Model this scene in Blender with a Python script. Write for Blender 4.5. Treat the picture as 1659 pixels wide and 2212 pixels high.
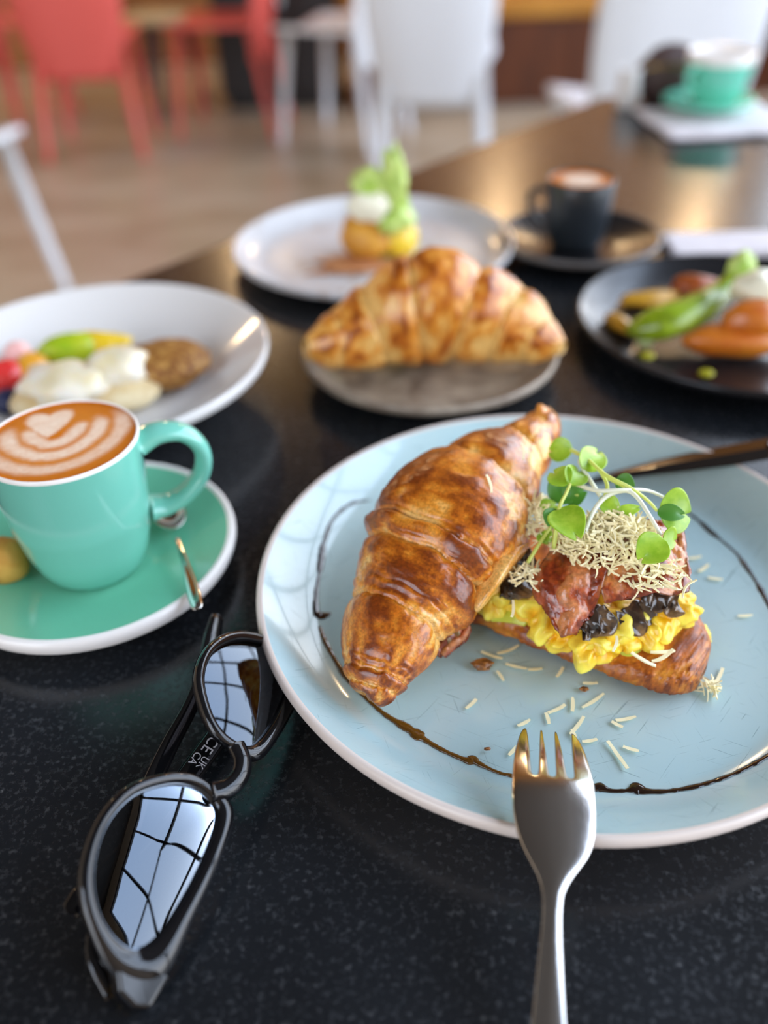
import bpy, bmesh, math, random
import numpy as np
from mathutils import Vector, Matrix, noise as mn

# ------------------------------------------------------------------ camera, sky, light, exposure
SC = bpy.context.scene
COL = SC.collection
for o in list(bpy.data.objects):
    bpy.data.objects.remove(o, do_unlink=True)
TZ = 0.74                                  # height of the table top above the floor
F_PX, PITCH, ROLL, CAM_H = 1850.0, math.radians(37.33), math.radians(-1.97), 0.2819
cam_d = bpy.data.cameras.new('camera'); cam = bpy.data.objects.new('camera', cam_d); COL.objects.link(cam)
SC.camera = cam
cam_d.sensor_fit = 'VERTICAL'; cam_d.sensor_height = 36.0; cam_d.lens = F_PX / 2212 * 36
cam_d.clip_start = 0.01; cam_d.clip_end = 100
_R0 = Vector((1, 0, 0)); _U0 = Vector((0, math.sin(PITCH), math.cos(PITCH))); _FW = Vector((0, math.cos(PITCH), -math.sin(PITCH)))
_c, _s = math.cos(ROLL), math.sin(ROLL)
_RT = _c * _R0 + _s * _U0; _UP = -_s * _R0 + _c * _U0
M = Matrix((( _RT.x, _UP.x, -_FW.x, 0), (_RT.y, _UP.y, -_FW.y, 0), (_RT.z, _UP.z, -_FW.z, TZ + CAM_H), (0, 0, 0, 1)))
cam.matrix_world = M
cam_d.dof.use_dof = True; cam_d.dof.focus_distance = 0.328; cam_d.dof.aperture_fstop = 3.3

def at(px, py, z=0.0):
    """the place in the room, z metres above the table top, that the photograph shows at a pixel"""
    d = _FW + _RT * ((px - 829.5) / F_PX) - _UP * ((py - 1106) / F_PX)
    t = (z - CAM_H) / d.z
    return Vector((d.x * t, d.y * t, z + TZ))

SC.view_settings.view_transform = 'Standard'; SC.view_settings.look = 'None'
SC.view_settings.gamma = 1.0; SC.view_settings.use_curve_mapping = False
SC.view_settings.exposure = 0.58

W = bpy.data.worlds.new('sky'); SC.world = W; W.use_nodes = True
wn, wl = W.node_tree.nodes, W.node_tree.links; wn.clear()
w_out = wn.new('ShaderNodeOutputWorld'); w_bg = wn.new('ShaderNodeBackground'); w_tc = wn.new('ShaderNodeTexCoord')
w_sep = wn.new('ShaderNodeSeparateXYZ'); w_rp = wn.new('ShaderNodeValToRGB')
wl.new(w_tc.outputs['Generated'], w_sep.inputs[0]); wl.new(w_sep.outputs['Z'], w_rp.inputs[0])
w_rp.color_ramp.elements[0].position = 0.0; w_rp.color_ramp.elements[0].color = (0.94, 0.96, 1.0, 1)
w_rp.color_ramp.elements[1].position = 0.9; w_rp.color_ramp.elements[1].color = (0.55, 0.72, 1.0, 1)
wl.new(w_rp.outputs[0], w_bg.inputs['Color']); w_bg.inputs['Strength'].default_value = 4.6
wl.new(w_bg.outputs[0], w_out.inputs[0])

def portal(loc, rot, sx, sy):
    l = bpy.data.lights.new('window_portal', 'AREA'); l.shape = 'RECTANGLE'; l.size = sx; l.size_y = sy
    l.cycles.is_portal = True
    o = bpy.data.objects.new('window_portal', l); COL.objects.link(o); o.location = loc; o.rotation_euler = rot
portal((2.75, 1.4, 2.45), (0, math.radians(90), 0), 3.5, 8.4)
portal((-3.1, -2.75, 2.45), (math.radians(90), 0, 0), 3.1, 3.5)

# ------------------------------------------------------------------ helpers
def lin(r, g, b):
    f = lambda c: (c / 255 / 12.92) if c / 255 <= 0.04045 else ((c / 255 + 0.055) / 1.055) ** 2.4
    return (f(r), f(g), f(b))

def mat(name, color, rough=0.5, metal=0.0, spec=0.5, coat=0.0, coat_rough=0.1, sss=0.0, sss_r=(1, .4, .2), trans=0.0, ior=1.5, emit=None, emit_s=0.0):
    m = bpy.data.materials.new(name); m.use_nodes = True
    b = m.node_tree.nodes['Principled BSDF']
    b.inputs['Base Color'].default_value = (*color, 1); b.inputs['Roughness'].default_value = rough
    b.inputs['Metallic'].default_value = metal; b.inputs['Specular IOR Level'].default_value = spec
    b.inputs['Coat Weight'].default_value = coat; b.inputs['Coat Roughness'].default_value = coat_rough
    b.inputs['Transmission Weight'].default_value = trans; b.inputs['IOR'].default_value = ior
    if sss:
        b.inputs['Subsurface Weight'].default_value = sss; b.inputs['Subsurface Radius'].default_value = sss_r
        b.inputs['Subsurface Scale'].default_value = 0.004
    if emit:
        b.inputs['Emission Color'].default_value = (*emit, 1); b.inputs['Emission Strength'].default_value = emit_s
    return m

def bsdf(m): return m.node_tree.nodes['Principled BSDF']

def noise_color(m, stops, scale=5.0, detail=6.0, rough=0.6, distort=0.0, coord='Object', stretch=None, lo=0.3, hi=0.7):
    """a noise-driven colour ramp on the base colour; stops = list of colours"""
    n, l = m.node_tree.nodes, m.node_tree.links
    tc = n.new('ShaderNodeTexCoord'); tx = n.new('ShaderNodeTexNoise'); rp = n.new('ShaderNodeValToRGB')
    tx.inputs['Scale'].default_value = scale; tx.inputs['Detail'].default_value = detail
    tx.inputs['Roughness'].default_value = rough; tx.inputs['Distortion'].default_value = distort
    src = tc.outputs[coord]
    if stretch:
        mp = n.new('ShaderNodeMapping'); mp.inputs['Scale'].default_value = stretch; l.new(src, mp.inputs[0]); src = mp.outputs[0]
    l.new(src, tx.inputs['Vector']); l.new(tx.outputs['Fac'], rp.inputs[0])
    e = rp.color_ramp.elements
    while len(e) < len(stops): e.new(0.5)
    for i, c in enumerate(stops):
        e[i].position = lo + (hi - lo) * i / (len(stops) - 1); e[i].color = (*c, 1)
    l.new(rp.outputs[0], bsdf(m).inputs['Base Color'])
    return m

def bump(m, scale=50.0, strength=0.3, dist=0.001, detail=4.0, coord='Object', stretch=None):
    n, l = m.node_tree.nodes, m.node_tree.links
    tc = n.new('ShaderNodeTexCoord'); tx = n.new('ShaderNodeTexNoise'); bp = n.new('ShaderNodeBump')
    tx.inputs['Scale'].default_value = scale; tx.inputs['Detail'].default_value = detail
    bp.inputs['Strength'].default_value = strength; bp.inputs['Distance'].default_value = dist
    src = tc.outputs[coord]
    if stretch:
        mp = n.new('ShaderNodeMapping'); mp.inputs['Scale'].default_value = stretch; l.new(src, mp.inputs[0]); src = mp.outputs[0]
    l.new(src, tx.inputs['Vector']); l.new(tx.outputs['Fac'], bp.inputs['Height']); l.new(bp.outputs[0], bsdf(m).inputs['Normal'])
    return m

def attr_color(m, grain=0.0, gscale=300.0):
    """base colour from the mesh's own colour attribute 'Col', with a fine grain"""
    n, l = m.node_tree.nodes, m.node_tree.links
    a = n.new('ShaderNodeAttribute'); a.attribute_name = 'Col'; out = a.outputs['Color']
    if grain:
        tc = n.new('ShaderNodeTexCoord'); tx = n.new('ShaderNodeTexNoise'); tx.inputs['Scale'].default_value = gscale
        tx.inputs['Detail'].default_value = 5; l.new(tc.outputs['Object'], tx.inputs['Vector'])
        mr = n.new('ShaderNodeMapRange'); mr.inputs['From Min'].default_value = 0.3; mr.inputs['From Max'].default_value = 0.7
        mr.inputs['To Min'].default_value = 1 - grain; mr.inputs['To Max'].default_value = 1 + grain
        l.new(tx.outputs['Fac'], mr.inputs['Value'])
        mx = n.new('ShaderNodeMix'); mx.data_type = 'RGBA'; mx.blend_type = 'MULTIPLY'; mx.inputs['Factor'].default_value = 1
        l.new(out, mx.inputs[6]); l.new(mr.outputs[0], mx.inputs[7]); out = mx.outputs[2]
    l.new(out, bsdf(m).inputs['Base Color'])
    return m

def link(o, parent=None):
    COL.objects.link(o)
    if parent is not None:
        o.parent = parent
        if parent.get('_mi') is None: pass
    return o

def tag(o, label=None, cat=None, group=None, kind=None):
    if label: o['label'] = label
    if cat: o['category'] = cat
    if group: o['group'] = group
    if kind: o['kind'] = kind
    return o

def empty(name, loc, rz=0.0):
    o = bpy.data.objects.new(name, None); o.empty_display_size = 0.02
    COL.objects.link(o); o.location = loc; o.rotation_euler = (0, 0, rz)
    return o

def mesh(name, verts, faces, m, parent=None, smooth=True, cols=None, origin=None):
    """one mesh object; verts in world space are taken relative to origin (or the parent's place when it is unrotated)"""
    me = bpy.data.meshes.new(name)
    v = np.asarray([tuple(p) for p in verts] if not isinstance(verts, np.ndarray) else verts, dtype=float)
    off = None
    if origin is not None: off = Vector(origin)
    if off is not None: v = v - np.array(off)
    me.from_pydata(v.tolist(), [], [tuple(int(i) for i in f) for f in faces]); me.update()
    if smooth: me.polygons.foreach_set('use_smooth', [True] * len(me.polygons))
    if cols is not None:
        ca = me.color_attributes.new('Col', 'FLOAT_COLOR', 'POINT')
        c = np.ones((len(v), 4)); c[:, :3] = cols; ca.data.foreach_set('color', c.ravel())
    if m: me.materials.append(m)
    o = bpy.data.objects.new(name, me); COL.objects.link(o)
    if parent is not None: o.parent = parent
    elif off is not None: o.location = off
    return o

def world_mesh(name, verts, faces, m, parent=None, **k):
    """verts in world space; stored relative to the parent Empty (unrotated) or to their own base point"""
    if parent is not None:
        return mesh(name, verts, faces, m, parent, origin=wloc(parent), **k)
    v = np.asarray([tuple(p) for p in verts]); c = v.mean(0); c[2] = v[:, 2].min()
    return mesh(name, v, faces, m, None, origin=c, **k)

def wloc(o):
    l = Vector(o.location)
    while o.parent is not None:
        o = o.parent; l = l + Vector(o.location)
    return l

def grid_faces(nu, nv, wrap_v=False, wrap_u=False):
    f = []
    for i in range(nu if wrap_u else nu - 1):
        for j in range(nv if wrap_v else nv - 1):
            i2, j2 = (i + 1) % nu, (j + 1) % nv
            f.append((i * nv + j, i2 * nv + j, i2 * nv + j2, i * nv + j2))
    return f

def lathe(profile, seg=96):
    """profile = [(r, z)...] bottom centre to top centre or closed; returns verts, faces about z"""
    v = []; n = len(profile)
    for (r, z) in profile:
        for k in range(seg):
            a = 2 * math.pi * k / seg; v.append((r * math.cos(a), r * math.sin(a), z))
    f = []
    for i in range(n - 1):
        for k in range(seg):
            k2 = (k + 1) % seg; f.append((i * seg + k, i * seg + k2, (i + 1) * seg + k2, (i + 1) * seg + k))
    return v, f

def catmull(pts, n):
    """n points along a Catmull-Rom curve through pts (any dimension)"""
    P = np.asarray([tuple(p) for p in pts], float); k = len(P)
    P = np.vstack([2 * P[0] - P[1], P, 2 * P[-1] - P[-2]])
    out = []
    for t in np.linspace(0, k - 1, n):
        i = min(int(t), k - 2); u = t - i; a, b, c, d = P[i:i + 4]
        out.append(0.5 * (2 * b + (c - a) * u + (2 * a - 5 * b + 4 * c - d) * u * u + (3 * b - 3 * c + d - a) * u ** 3))
    return np.array(out)

def tube(path, radii, seg=10, flat=(1.0, 1.0), up=Vector((0, 0, 1)), caps=True):
    """a swept tube; path = points, radii = number or list; flat = (side, up) factors"""
    P = [Vector(p) for p in path]; n = len(P)
    R = [radii] * n if not hasattr(radii, '__len__') else list(radii)
    v = []
    for i in range(n):
        t = (P[min(i + 1, n - 1)] - P[max(i - 1, 0)]).normalized()
        s = t.cross(up)
        if s.length < 1e-4: s = t.cross(Vector((0, 1, 0)))
        s.normalize(); u = s.cross(t).normalized()
        for k in range(seg):
            a = 2 * math.pi * k / seg
            v.append(P[i] + s * (R[i] * flat[0] * math.cos(a)) + u * (R[i] * flat[1] * math.sin(a)))
    f = grid_faces(n, seg, wrap_v=True)
    if caps:
        f.append(tuple(range(seg - 1, -1, -1))); f.append(tuple((n - 1) * seg + k for k in range(seg)))
    return v, f

def box_vf(x0, x1, y0, y1, z0, z1):
    v = [(x, y, z) for z in (z0, z1) for y in (y0, y1) for x in (x0, x1)]
    return v, [(0, 2, 3, 1), (4, 5, 7, 6), (0, 1, 5, 4), (2, 6, 7, 3), (0, 4, 6, 2), (1, 3, 7, 5)]

def box(name, x0, x1, y0, y1, z0, z1, m, parent=None, bev=0.0):
    v, f = box_vf(x0, x1, y0, y1, z0, z1)
    if parent is None: o = world_mesh(name, v, f, m, smooth=False)
    else: o = mesh(name, v, f, m, parent, smooth=False)
    if bev:
        b = o.modifiers.new('bevel', 'BEVEL'); b.width = bev; b.segments = 3
    return o

def solid(o, t, off=-1.0):
    s = o.modifiers.new('solid', 'SOLIDIFY'); s.thickness = t; s.offset = off
    return o
def subsurf(o, n=1):
    s = o.modifiers.new('sub', 'SUBSURF'); s.levels = n; s.render_levels = n
    return o

_ico = {}
def ico(sub):
    if sub not in _ico:
        bm = bmesh.new(); bmesh.ops.create_icosphere(bm, subdivisions=sub, radius=1)
        _ico[sub] = (np.array([v.co[:] for v in bm.verts]), [tuple(v.index for v in f.verts) for f in bm.faces]); bm.free()
    return _ico[sub]

def nz(p, s=1.0, seed=0.0, octv=4):
    return mn.fractal(Vector((p[0] * s + seed, p[1] * s + seed * 1.7, p[2] * s - seed)), 0.7, 2.1, octv)

def blob(name, c, size, m, parent=None, seed=1.0, amp=0.25, freq=1.6, sub=4, rz=0.0, cols=None, octv=4, flat_below=None):
    """a lumpy food piece centred at c (world)"""
    V, Fc = ico(sub); out = np.empty_like(V)
    ca, sa = math.cos(rz), math.sin(rz)
    nn = np.empty(len(V))
    for i, p in enumerate(V):
        d = nz(p, freq, seed, octv); nn[i] = d
        q = p * (1 + amp * d) * np.array(size)
        if flat_below is not None and q[2] < -flat_below * size[2]: q[2] = -flat_below * size[2] + 0.12 * (q[2] + flat_below * size[2])
        out[i] = (ca * q[0] - sa * q[1] + c[0], sa * q[0] + ca * q[1] + c[1], q[2] + c[2])
    cc = None
    if cols is not None:
        lo, hi = np.array(cols[0]), np.array(cols[1]); t = np.clip(nn * 0.9 + 0.45, 0, 1)[:, None]; cc = lo * (1 - t) + hi * t
    return world_mesh(name, out, Fc, m, parent, cols=cc)

def patch(grid, nu=24, nv=24):
    """a smooth surface through a grid (rows of points)"""
    rows = [catmull(r, nv) for r in grid]
    A = np.array(rows); out = np.empty((nu, nv, 3))
    for j in range(nv): out[:, j] = catmull(A[:, j], nu)
    return out.reshape(-1, 3), grid_faces(nu, nv)

def copy_tree(o, parent=None):
    c = o.copy(); COL.objects.link(c); c.parent = parent
    for ch in [x for x in list(bpy.data.objects) if x.parent == o]:
        copy_tree(ch, c)
    return c

rng = random.Random(7)

# ------------------------------------------------------------------ materials
M_gran = mat('black_granite', (0.012, 0.014, 0.018), 0.16, spec=0.55)
def granite():
    n, l = M_gran.node_tree.nodes, M_gran.node_tree.links
    tc = n.new('ShaderNodeTexCoord')
    n1 = n.new('ShaderNodeTexNoise'); n1.inputs['Scale'].default_value = 420; n1.inputs['Detail'].default_value = 3; n1.inputs['Roughness'].default_value = 0.7
    n2 = n.new('ShaderNodeTexNoise'); n2.inputs['Scale'].default_value = 14; n2.inputs['Detail'].default_value = 4
    l.new(tc.outputs['Object'], n1.inputs['Vector']); l.new(tc.outputs['Object'], n2.inputs['Vector'])
    r1 = n.new('ShaderNodeValToRGB'); e = r1.color_ramp.elements
    e[0].position = 0.54; e[0].color = (0.010, 0.012, 0.015, 1); e[1].position = 0.76; e[1].color = (0.085, 0.088, 0.092, 1)
    x = e.new(0.62); x.color = (0.022, 0.025, 0.030, 1)
    l.new(n1.outputs['Fac'], r1.inputs[0])
    r2 = n.new('ShaderNodeMapRange'); r2.inputs['From Min'].default_value = 0.3; r2.inputs['From Max'].default_value = 0.7
    r2.inputs['To Min'].default_value = 0.6; r2.inputs['To Max'].default_value = 1.3; l.new(n2.outputs['Fac'], r2.inputs['Value'])
    mx = n.new('ShaderNodeMix'); mx.data_type = 'RGBA'; mx.blend_type = 'MULTIPLY'; mx.inputs['Factor'].default_value = 1
    l.new(r1.outputs[0], mx.inputs[6]); l.new(r2.outputs[0], mx.inputs[7]); l.new(mx.outputs[2], bsdf(M_gran).inputs['Base Color'])
    mr = n.new('ShaderNodeMapRange'); mr.inputs['From Min'].default_value = 0.45; mr.inputs['From Max'].default_value = 0.7
    mr.inputs['To Min'].default_value = 0.20; mr.inputs['To Max'].default_value = 0.38; l.new(n1.outputs['Fac'], mr.inputs['Value'])
    l.new(mr.outputs[0], bsdf(M_gran).inputs['Roughness'])
granite()

M_blue = mat('blue_glaze', lin(158, 200, 214), 0.13, spec=0.5, coat=0.3, coat_rough=0.03)
def blue_glaze():
    n, l = M_blue.node_tree.nodes, M_blue.node_tree.links
    tc = n.new('ShaderNodeTexCoord')
    # fine knife scratches: thin lines where a stretched, turned noise crosses its middle value
    prev = None
    for k, (rot, sc, st) in enumerate([(0.5, 40, (1, 40, 1)), (1.35, 46, (1, 44, 1)), (2.3, 38, (1, 36, 1)), (2.9, 50, (1, 46, 1))]):
        m0 = n.new('ShaderNodeMapping'); m0.inputs['Rotation'].default_value = (0, 0, rot); mp = n.new('ShaderNodeMapping'); mp.inputs['Scale'].default_value = st
        l.new(tc.outputs['Object'], m0.inputs[0])
        tx = n.new('ShaderNodeTexNoise'); tx.inputs['Scale'].default_value = sc; tx.inputs['Detail'].default_value = 2; tx.inputs['Distortion'].default_value = 0.3
        l.new(m0.outputs[0], mp.inputs[0]); l.new(mp.outputs[0], tx.inputs['Vector'])
        r = n.new('ShaderNodeValToRGB'); e = r.color_ramp.elements
        e[0].position = 0.70; e[0].color = (0, 0, 0, 1); e[1].position = 0.74; e[1].color = (1, 1, 1, 1)
        l.new(tx.outputs['Fac'], r.inputs[0])
        if prev is None: prev = r.outputs[0]
        else:
            m_ = n.new('ShaderNodeMix'); m_.data_type = 'RGBA'; m_.blend_type = 'LIGHTEN'; m_.inputs['Factor'].default_value = 1
            l.new(prev, m_.inputs[6]); l.new(r.outputs[0], m_.inputs[7]); prev = m_.outputs[2]
    cl = n.new('ShaderNodeTexNoise'); cl.inputs['Scale'].default_value = 9; cl.inputs['Detail'].default_value = 5
    l.new(tc.outputs['Object'], cl.inputs['Vector'])
    rc = n.new('ShaderNodeValToRGB'); rc.color_ramp.elements[0].position = 0.3; rc.color_ramp.elements[1].position = 0.72
    rc.color_ramp.elements[0].color = (*lin(170, 204, 212), 1); rc.color_ramp.elements[1].color = (*lin(190, 212, 212), 1)
    l.new(cl.outputs['Fac'], rc.inputs[0])
    mx = n.new('ShaderNodeMix'); mx.data_type = 'RGBA'; l.new(rc.outputs[0], mx.inputs[6]); mx.inputs[7].default_value = (*lin(92, 118, 128), 1)
    ml = n.new('ShaderNodeMath'); ml.operation = 'MULTIPLY'; ml.inputs[1].default_value = 0.5
    l.new(prev, ml.inputs[0]); l.new(ml.outputs[0], mx.inputs[0]); l.new(mx.outputs[2], bsdf(M_blue).inputs['Base Color'])
blue_glaze()
M_rim = mat('plate_rim', lin(226, 214, 206), 0.25)
M_white = mat('white_glaze', lin(222, 220, 218), 0.12, coat=0.2)
M_teal = mat('teal_glaze', lin(112, 194, 162), 0.10, coat=0.4, coat_rough=0.03)
M_tealcup = mat('teal_cup_glaze', lin(116, 194, 176), 0.12, coat=0.4, coat_rough=0.03)
M_cuprim = mat('cup_rim_white', lin(240, 236, 232), 0.2)
M_grey = noise_color(mat('grey_stoneware', (.2, .17, .14), 0.35), [lin(96, 84, 72), lin(150, 138, 122), lin(176, 164, 146)], 60, 5)
M_greyrim = noise_color(mat('grey_stoneware_rim', (.2, .17, .14), 0.4), [lin(120, 104, 90), lin(178, 166, 150)], 40, 5)
M_speck = noise_color(mat('speckled_white', (.8, .8, .8), 0.2), [lin(176, 156, 140), lin(206, 204, 204), lin(214, 214, 216)], 22, 5, lo=.3, hi=.5)
M_black = mat('black_glaze', (0.012, 0.012, 0.014), 0.24, spec=.4)
M_blackrim = mat('black_rim', lin(98, 96, 96), 0.25)
M_charcoal = mat('charcoal_cup', lin(34, 40, 46), 0.3)
M_crust = attr_color(mat('croissant_crust', (.6, .25, .05), 0.30, coat=0.35, coat_rough=0.22), 0.30, 900)
bump(M_crust, 420, 0.35, 0.0006, 6)
M_crust_far = attr_color(mat('croissant_crust_far', (.6, .3, .07), 0.34, coat=0.3, coat_rough=0.2), 0.15, 500)
M_toast = attr_color(mat('croissant_base_crust', (.5, .22, .05), 0.42, coat=0.2, coat_rough=0.2), 0.25, 700)
bump(M_toast, 380, 0.4, 0.0006, 6)
M_egg = bump(attr_color(mat('scrambled_egg', lin(244, 206, 30), 0.36, coat=0.2, coat_rough=0.2, sss=0.3, sss_r=(1, .7, .15)), 0.06, 500), 150, .3, .0012, 3)
M_bacon = attr_color(mat('bacon', (.4, .1, .05), 0.2, coat=0.6, coat_rough=0.1, sss=0.1), 0.3, 600)
bump(M_bacon, 330, 0.5, 0.0012, 5)
M_mush = noise_color(mat('mushroom', (.03, .02, .015), 0.18, coat=0.6), [lin(26, 20, 16), lin(66, 50, 38), lin(136, 102, 62)], 90, 4, lo=.32, hi=.68)
M_mushpale = noise_color(mat('mushroom_pale', (.2, .12, .05), 0.3, coat=0.4), [lin(92, 62, 26), lin(160, 124, 64)], 90, 4)
M_cheese = mat('parmesan', lin(255, 244, 200), 0.55)
M_avo = mat('avocado', lin(196, 206, 62), 0.35, coat=0.2, sss=0.1, sss_r=(.7, 1, .2))
M_leaf = noise_color(mat('sprout_leaf', lin(126, 178, 32), 0.38, coat=0.15, sss=0.15, sss_r=(.6, 1, .1)), [lin(126, 172, 24), lin(170, 204, 62)], 180, 3)
M_leafdark = mat('sprout_leaf_dark', lin(74, 134, 40), 0.4, coat=0.1)
M_stem = mat('sprout_stem', lin(208, 220, 110), 0.35, coat=0.2, sss=0.2, sss_r=(.8, 1, .3))
M_stemw = mat('sprout_stem_pale', lin(236, 240, 214), 0.35, coat=0.2, sss=0.2, sss_r=(1, 1, .7))
M_bals = mat('balsamic', (0.020, 0.006, 0.002), 0.08, coat=0.5, coat_rough=0.02)
M_balsthin = mat('balsamic_thin', lin(104, 66, 12), 0.1, coat=0.5, coat_rough=0.02)
M_steel = mat('steel', (0.62, 0.60, 0.58), 0.16, metal=1.0)
bump(M_steel, 300, 0.05, 0.0005, 3, stretch=(6, 1, 1))
M_steel2 = mat('polished_steel', (0.66, 0.64, 0.60), 0.08, metal=1.0)
M_gold = mat('gold_hinge', lin(196, 160, 80), 0.2, metal=1.0)
M_acet = mat('black_acetate', (0.005, 0.005, 0.006), 0.08, spec=0.45, coat=0.15, coat_rough=0.02)
M_print = mat('white_print', lin(206, 206, 214), 0.5)
M_printdim = mat('grey_print', lin(96, 96, 100), 0.5)
M_cookie = bump(noise_color(mat('biscuit', (.6, .4, .1), 0.6), [lin(196, 138, 48), lin(222, 172, 84)], 120, 5), 300, 0.5, 0.001)

def lens_mat():
    m = bpy.data.materials.new('tinted_lens'); m.use_nodes = True; n, l = m.node_tree.nodes, m.node_tree.links; n.clear()
    o = n.new('ShaderNodeOutputMaterial'); t = n.new('ShaderNodeBsdfTransparent'); g = n.new('ShaderNodeBsdfGlossy'); mx = n.new('ShaderNodeMixShader')
    t.inputs[0].default_value = (0.10, 0.085, 0.085, 1); g.inputs[0].default_value = (0.72, 0.84, 1, 1); g.inputs['Roughness'].default_value = 0.02
    lw = n.new('ShaderNodeFresnel'); lw.inputs[0].default_value = 1.75
    l.new(lw.outputs[0], mx.inputs[0]); l.new(t.outputs[0], mx.inputs[1]); l.new(g.outputs[0], mx.inputs[2]); l.new(mx.outputs[0], o.inputs[0])
    return m
M_lens = lens_mat()

# ------------------------------------------------------------------ the room
M_floor = noise_color(mat('floor_concrete', (.4, .3, .2), 0.30), [lin(140, 122, 98), lin(170, 154, 132), lin(186, 174, 156)], 1.6, 5, coord='Object', stretch=(1, 2.2, 1))
M_wood = noise_color(mat('wall_timber', (.5, .3, .12), 0.42), [lin(98, 58, 22), lin(140, 92, 40), lin(164, 116, 56)], 3.0, 5, stretch=(1, 1, 9))
M_ceil = mat('ceiling_dark', (0.05, 0.047, 0.045), 0.85)
M_wall = mat('wall_plaster', lin(196, 178, 156), 0.8)
M_mull = mat('window_mullion', (0.02, 0.02, 0.022), 0.4)
def structure(o): o['kind'] = 'structure'; return o
structure(box('floor', -5.0, 2.8, -2.8, 6.3, -0.1, 0.0, M_floor))
structure(box('ceiling', -5.0, 2.8, -2.8, 6.3, 4.5, 4.6, M_ceil))
structure(box('wall_back', -5.0, 2.8, 6.2, 6.3, 0.0, 4.5, M_wood))
structure(box('wall_left', -5.1, -5.0, -2.8, 6.3, 0.0, 4.5, M_wall))
def window_wall(tagname, wname, horizontal, a0, a1, c0, c1, parts):
    """a wall with a big glazed opening; a = along the wall, c = across"""
    def bx(nm, p0, p1, z0, z1, m, d0=c0, d1=c1, parent=None):
        if horizontal: return box(nm, p0, p1, d0, d1, z0, z1, m, parent)
        return box(nm, d0, d1, p0, p1, z0, z1, m, parent)
    lo, hi = 0.75, 4.2
    w = structure(bx(tagname, a0, a1, 0, lo, M_wall)); base = w.location.copy()
    def child(nm, p0, p1, z0, z1, m, d0=c0, d1=c1):
        v, f = (box_vf(p0, p1, d0, d1, z0, z1) if horizontal else box_vf(d0, d1, p0, p1, z0, z1))
        return mesh(nm, np.array(v), f, m, w, smooth=False, origin=base)
    child('lintel', a0, a1, hi, 4.5, M_wall); child('pier', a0, a0 + 0.35, lo, hi, M_wall); child('pier', a1 - 0.35, a1, lo, hi, M_wall)
    cm = (c0 + c1) / 2
    fr = structure(bx(wname, a0 + 0.35, a1 - 0.35, lo, lo + 0.06, M_mull, cm - .04, cm + .04)); fb = fr.location.copy()
    def bar(p0, p1, z0, z1):
        v, f = (box_vf(p0, p1, cm - .03, cm + .03, z0, z1) if horizontal else box_vf(cm - .03, cm + .03, p0, p1, z0, z1))
        return mesh('mullion', np.array(v), f, M_mull, fr, smooth=False, origin=fb)
    for k in range(parts + 1):
        p = a0 + 0.35 + (a1 - a0 - 0.7) * k / parts; bar(p - 0.035, p + 0.035, lo, hi)
    for z in (1.65, 2.95, hi - .04): bar(a0 + .35, a1 - .35, z - .03, z + .03)
window_wall('wall_right', 'window_1', False, -2.8, 6.3, 2.7, 2.8, 7)
window_wall('wall_front', 'window_2', True, -5.0, -1.2, -2.8, -2.7, 3)
structure(box('wall_front', -1.2, 2.7, -2.8, -2.7, 0.0, 4.5, M_wall))

# ------------------------------------------------------------------ the table
def build_table():
    out = [(-0.95, -0.125), (0.335, 1.337), (1.06, 1.365), (1.10, -0.20), (-0.90, -0.32)]
    t = empty('table', (0.2, 0.4, 0)); tag(t, 'long black granite table set with breakfast plates and cups', 'table')
    n = len(out)
    v = [(x, y, TZ) for x, y in out] + [(x, y, TZ - 0.032) for x, y in out]
    f = [tuple(range(n - 1, -1, -1)), tuple(range(n, 2 * n))] + [(i, (i + 1) % n, n + (i + 1) % n, n + i) for i in range(n)]
    o = mesh('tabletop', np.array(v), f, M_gran, t, smooth=False, origin=t.location)
    b = o.modifiers.new('bevel', 'BEVEL'); b.width = 0.003; b.segments = 3
    ml = mat('table_leg_steel', (0.03, 0.03, 0.03), 0.4, metal=0.6)
    for x, y in ((0.34, 1.20), (0.96, 1.26), (0.95, -0.08), (-0.74, -0.16)):
        vv, ff = box_vf(x - .03, x + .03, y - .03, y + .03, 0, TZ - 0.032)
        mesh('leg', np.array(vv), ff, ml, t, smooth=False, origin=t.location)
build_table()

# ------------------------------------------------------------------ plates
def plate_profile(R, h, flat, foot, th=0.004, base=0.005, curve=1.6):
    """inner face from the centre out to the rim, then the outside down to the foot"""
    inner = [(0.0001, base)] + [(flat * k / 6, base) for k in range(1, 6)]
    for k in range(0, 13):
        t = k / 12; inner.append((flat + (R - th * .6 - flat) * t, base + (h - base) * t ** curve))
    rim = [(R - th * .25, h + th * .22), (R, h + th * .05), (R + th * .12, h - th * .5), (R - th * .1, h - th * 1.1)]
    outer = []
    for t in (0.93, 0.84, 0.74, 0.62, 0.5, 0.36, 0.2, 0.0):
        r = flat + (R - flat) * t
        if r > foot + .001: outer.append((r, max(.0018, base + (h - base) * t ** curve - th * (.9 + .25 * (1 - t)))))
    outer.append((foot + .0005, .0016))
    outer += [(foot - 0.001, 0.0), (foot - 0.006, 0.0), (foot - 0.007, 0.002), (0.0001, 0.002)]
    return inner, rim, outer

def plate(name, label, c, R, h, flat, foot, m_in, m_rim, m_out, th=0.004, base=0.005, curve=1.6, seg=128, cat='plate', group=None):
    t = empty(name, (c[0], c[1], TZ)); tag(t, label, cat, group)
    inner, rim, outer = plate_profile(R, h, flat, foot, th, base, curve)
    v, f = lathe(inner, seg); mesh('well', v, f, m_in, t)
    v, f = lathe([inner[-1]] + rim, seg); mesh('rim', v, f, m_rim, t)
    v, f = lathe([rim[-1]] + outer, seg); mesh('underside', v, f, m_out, t)
    return t

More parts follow.
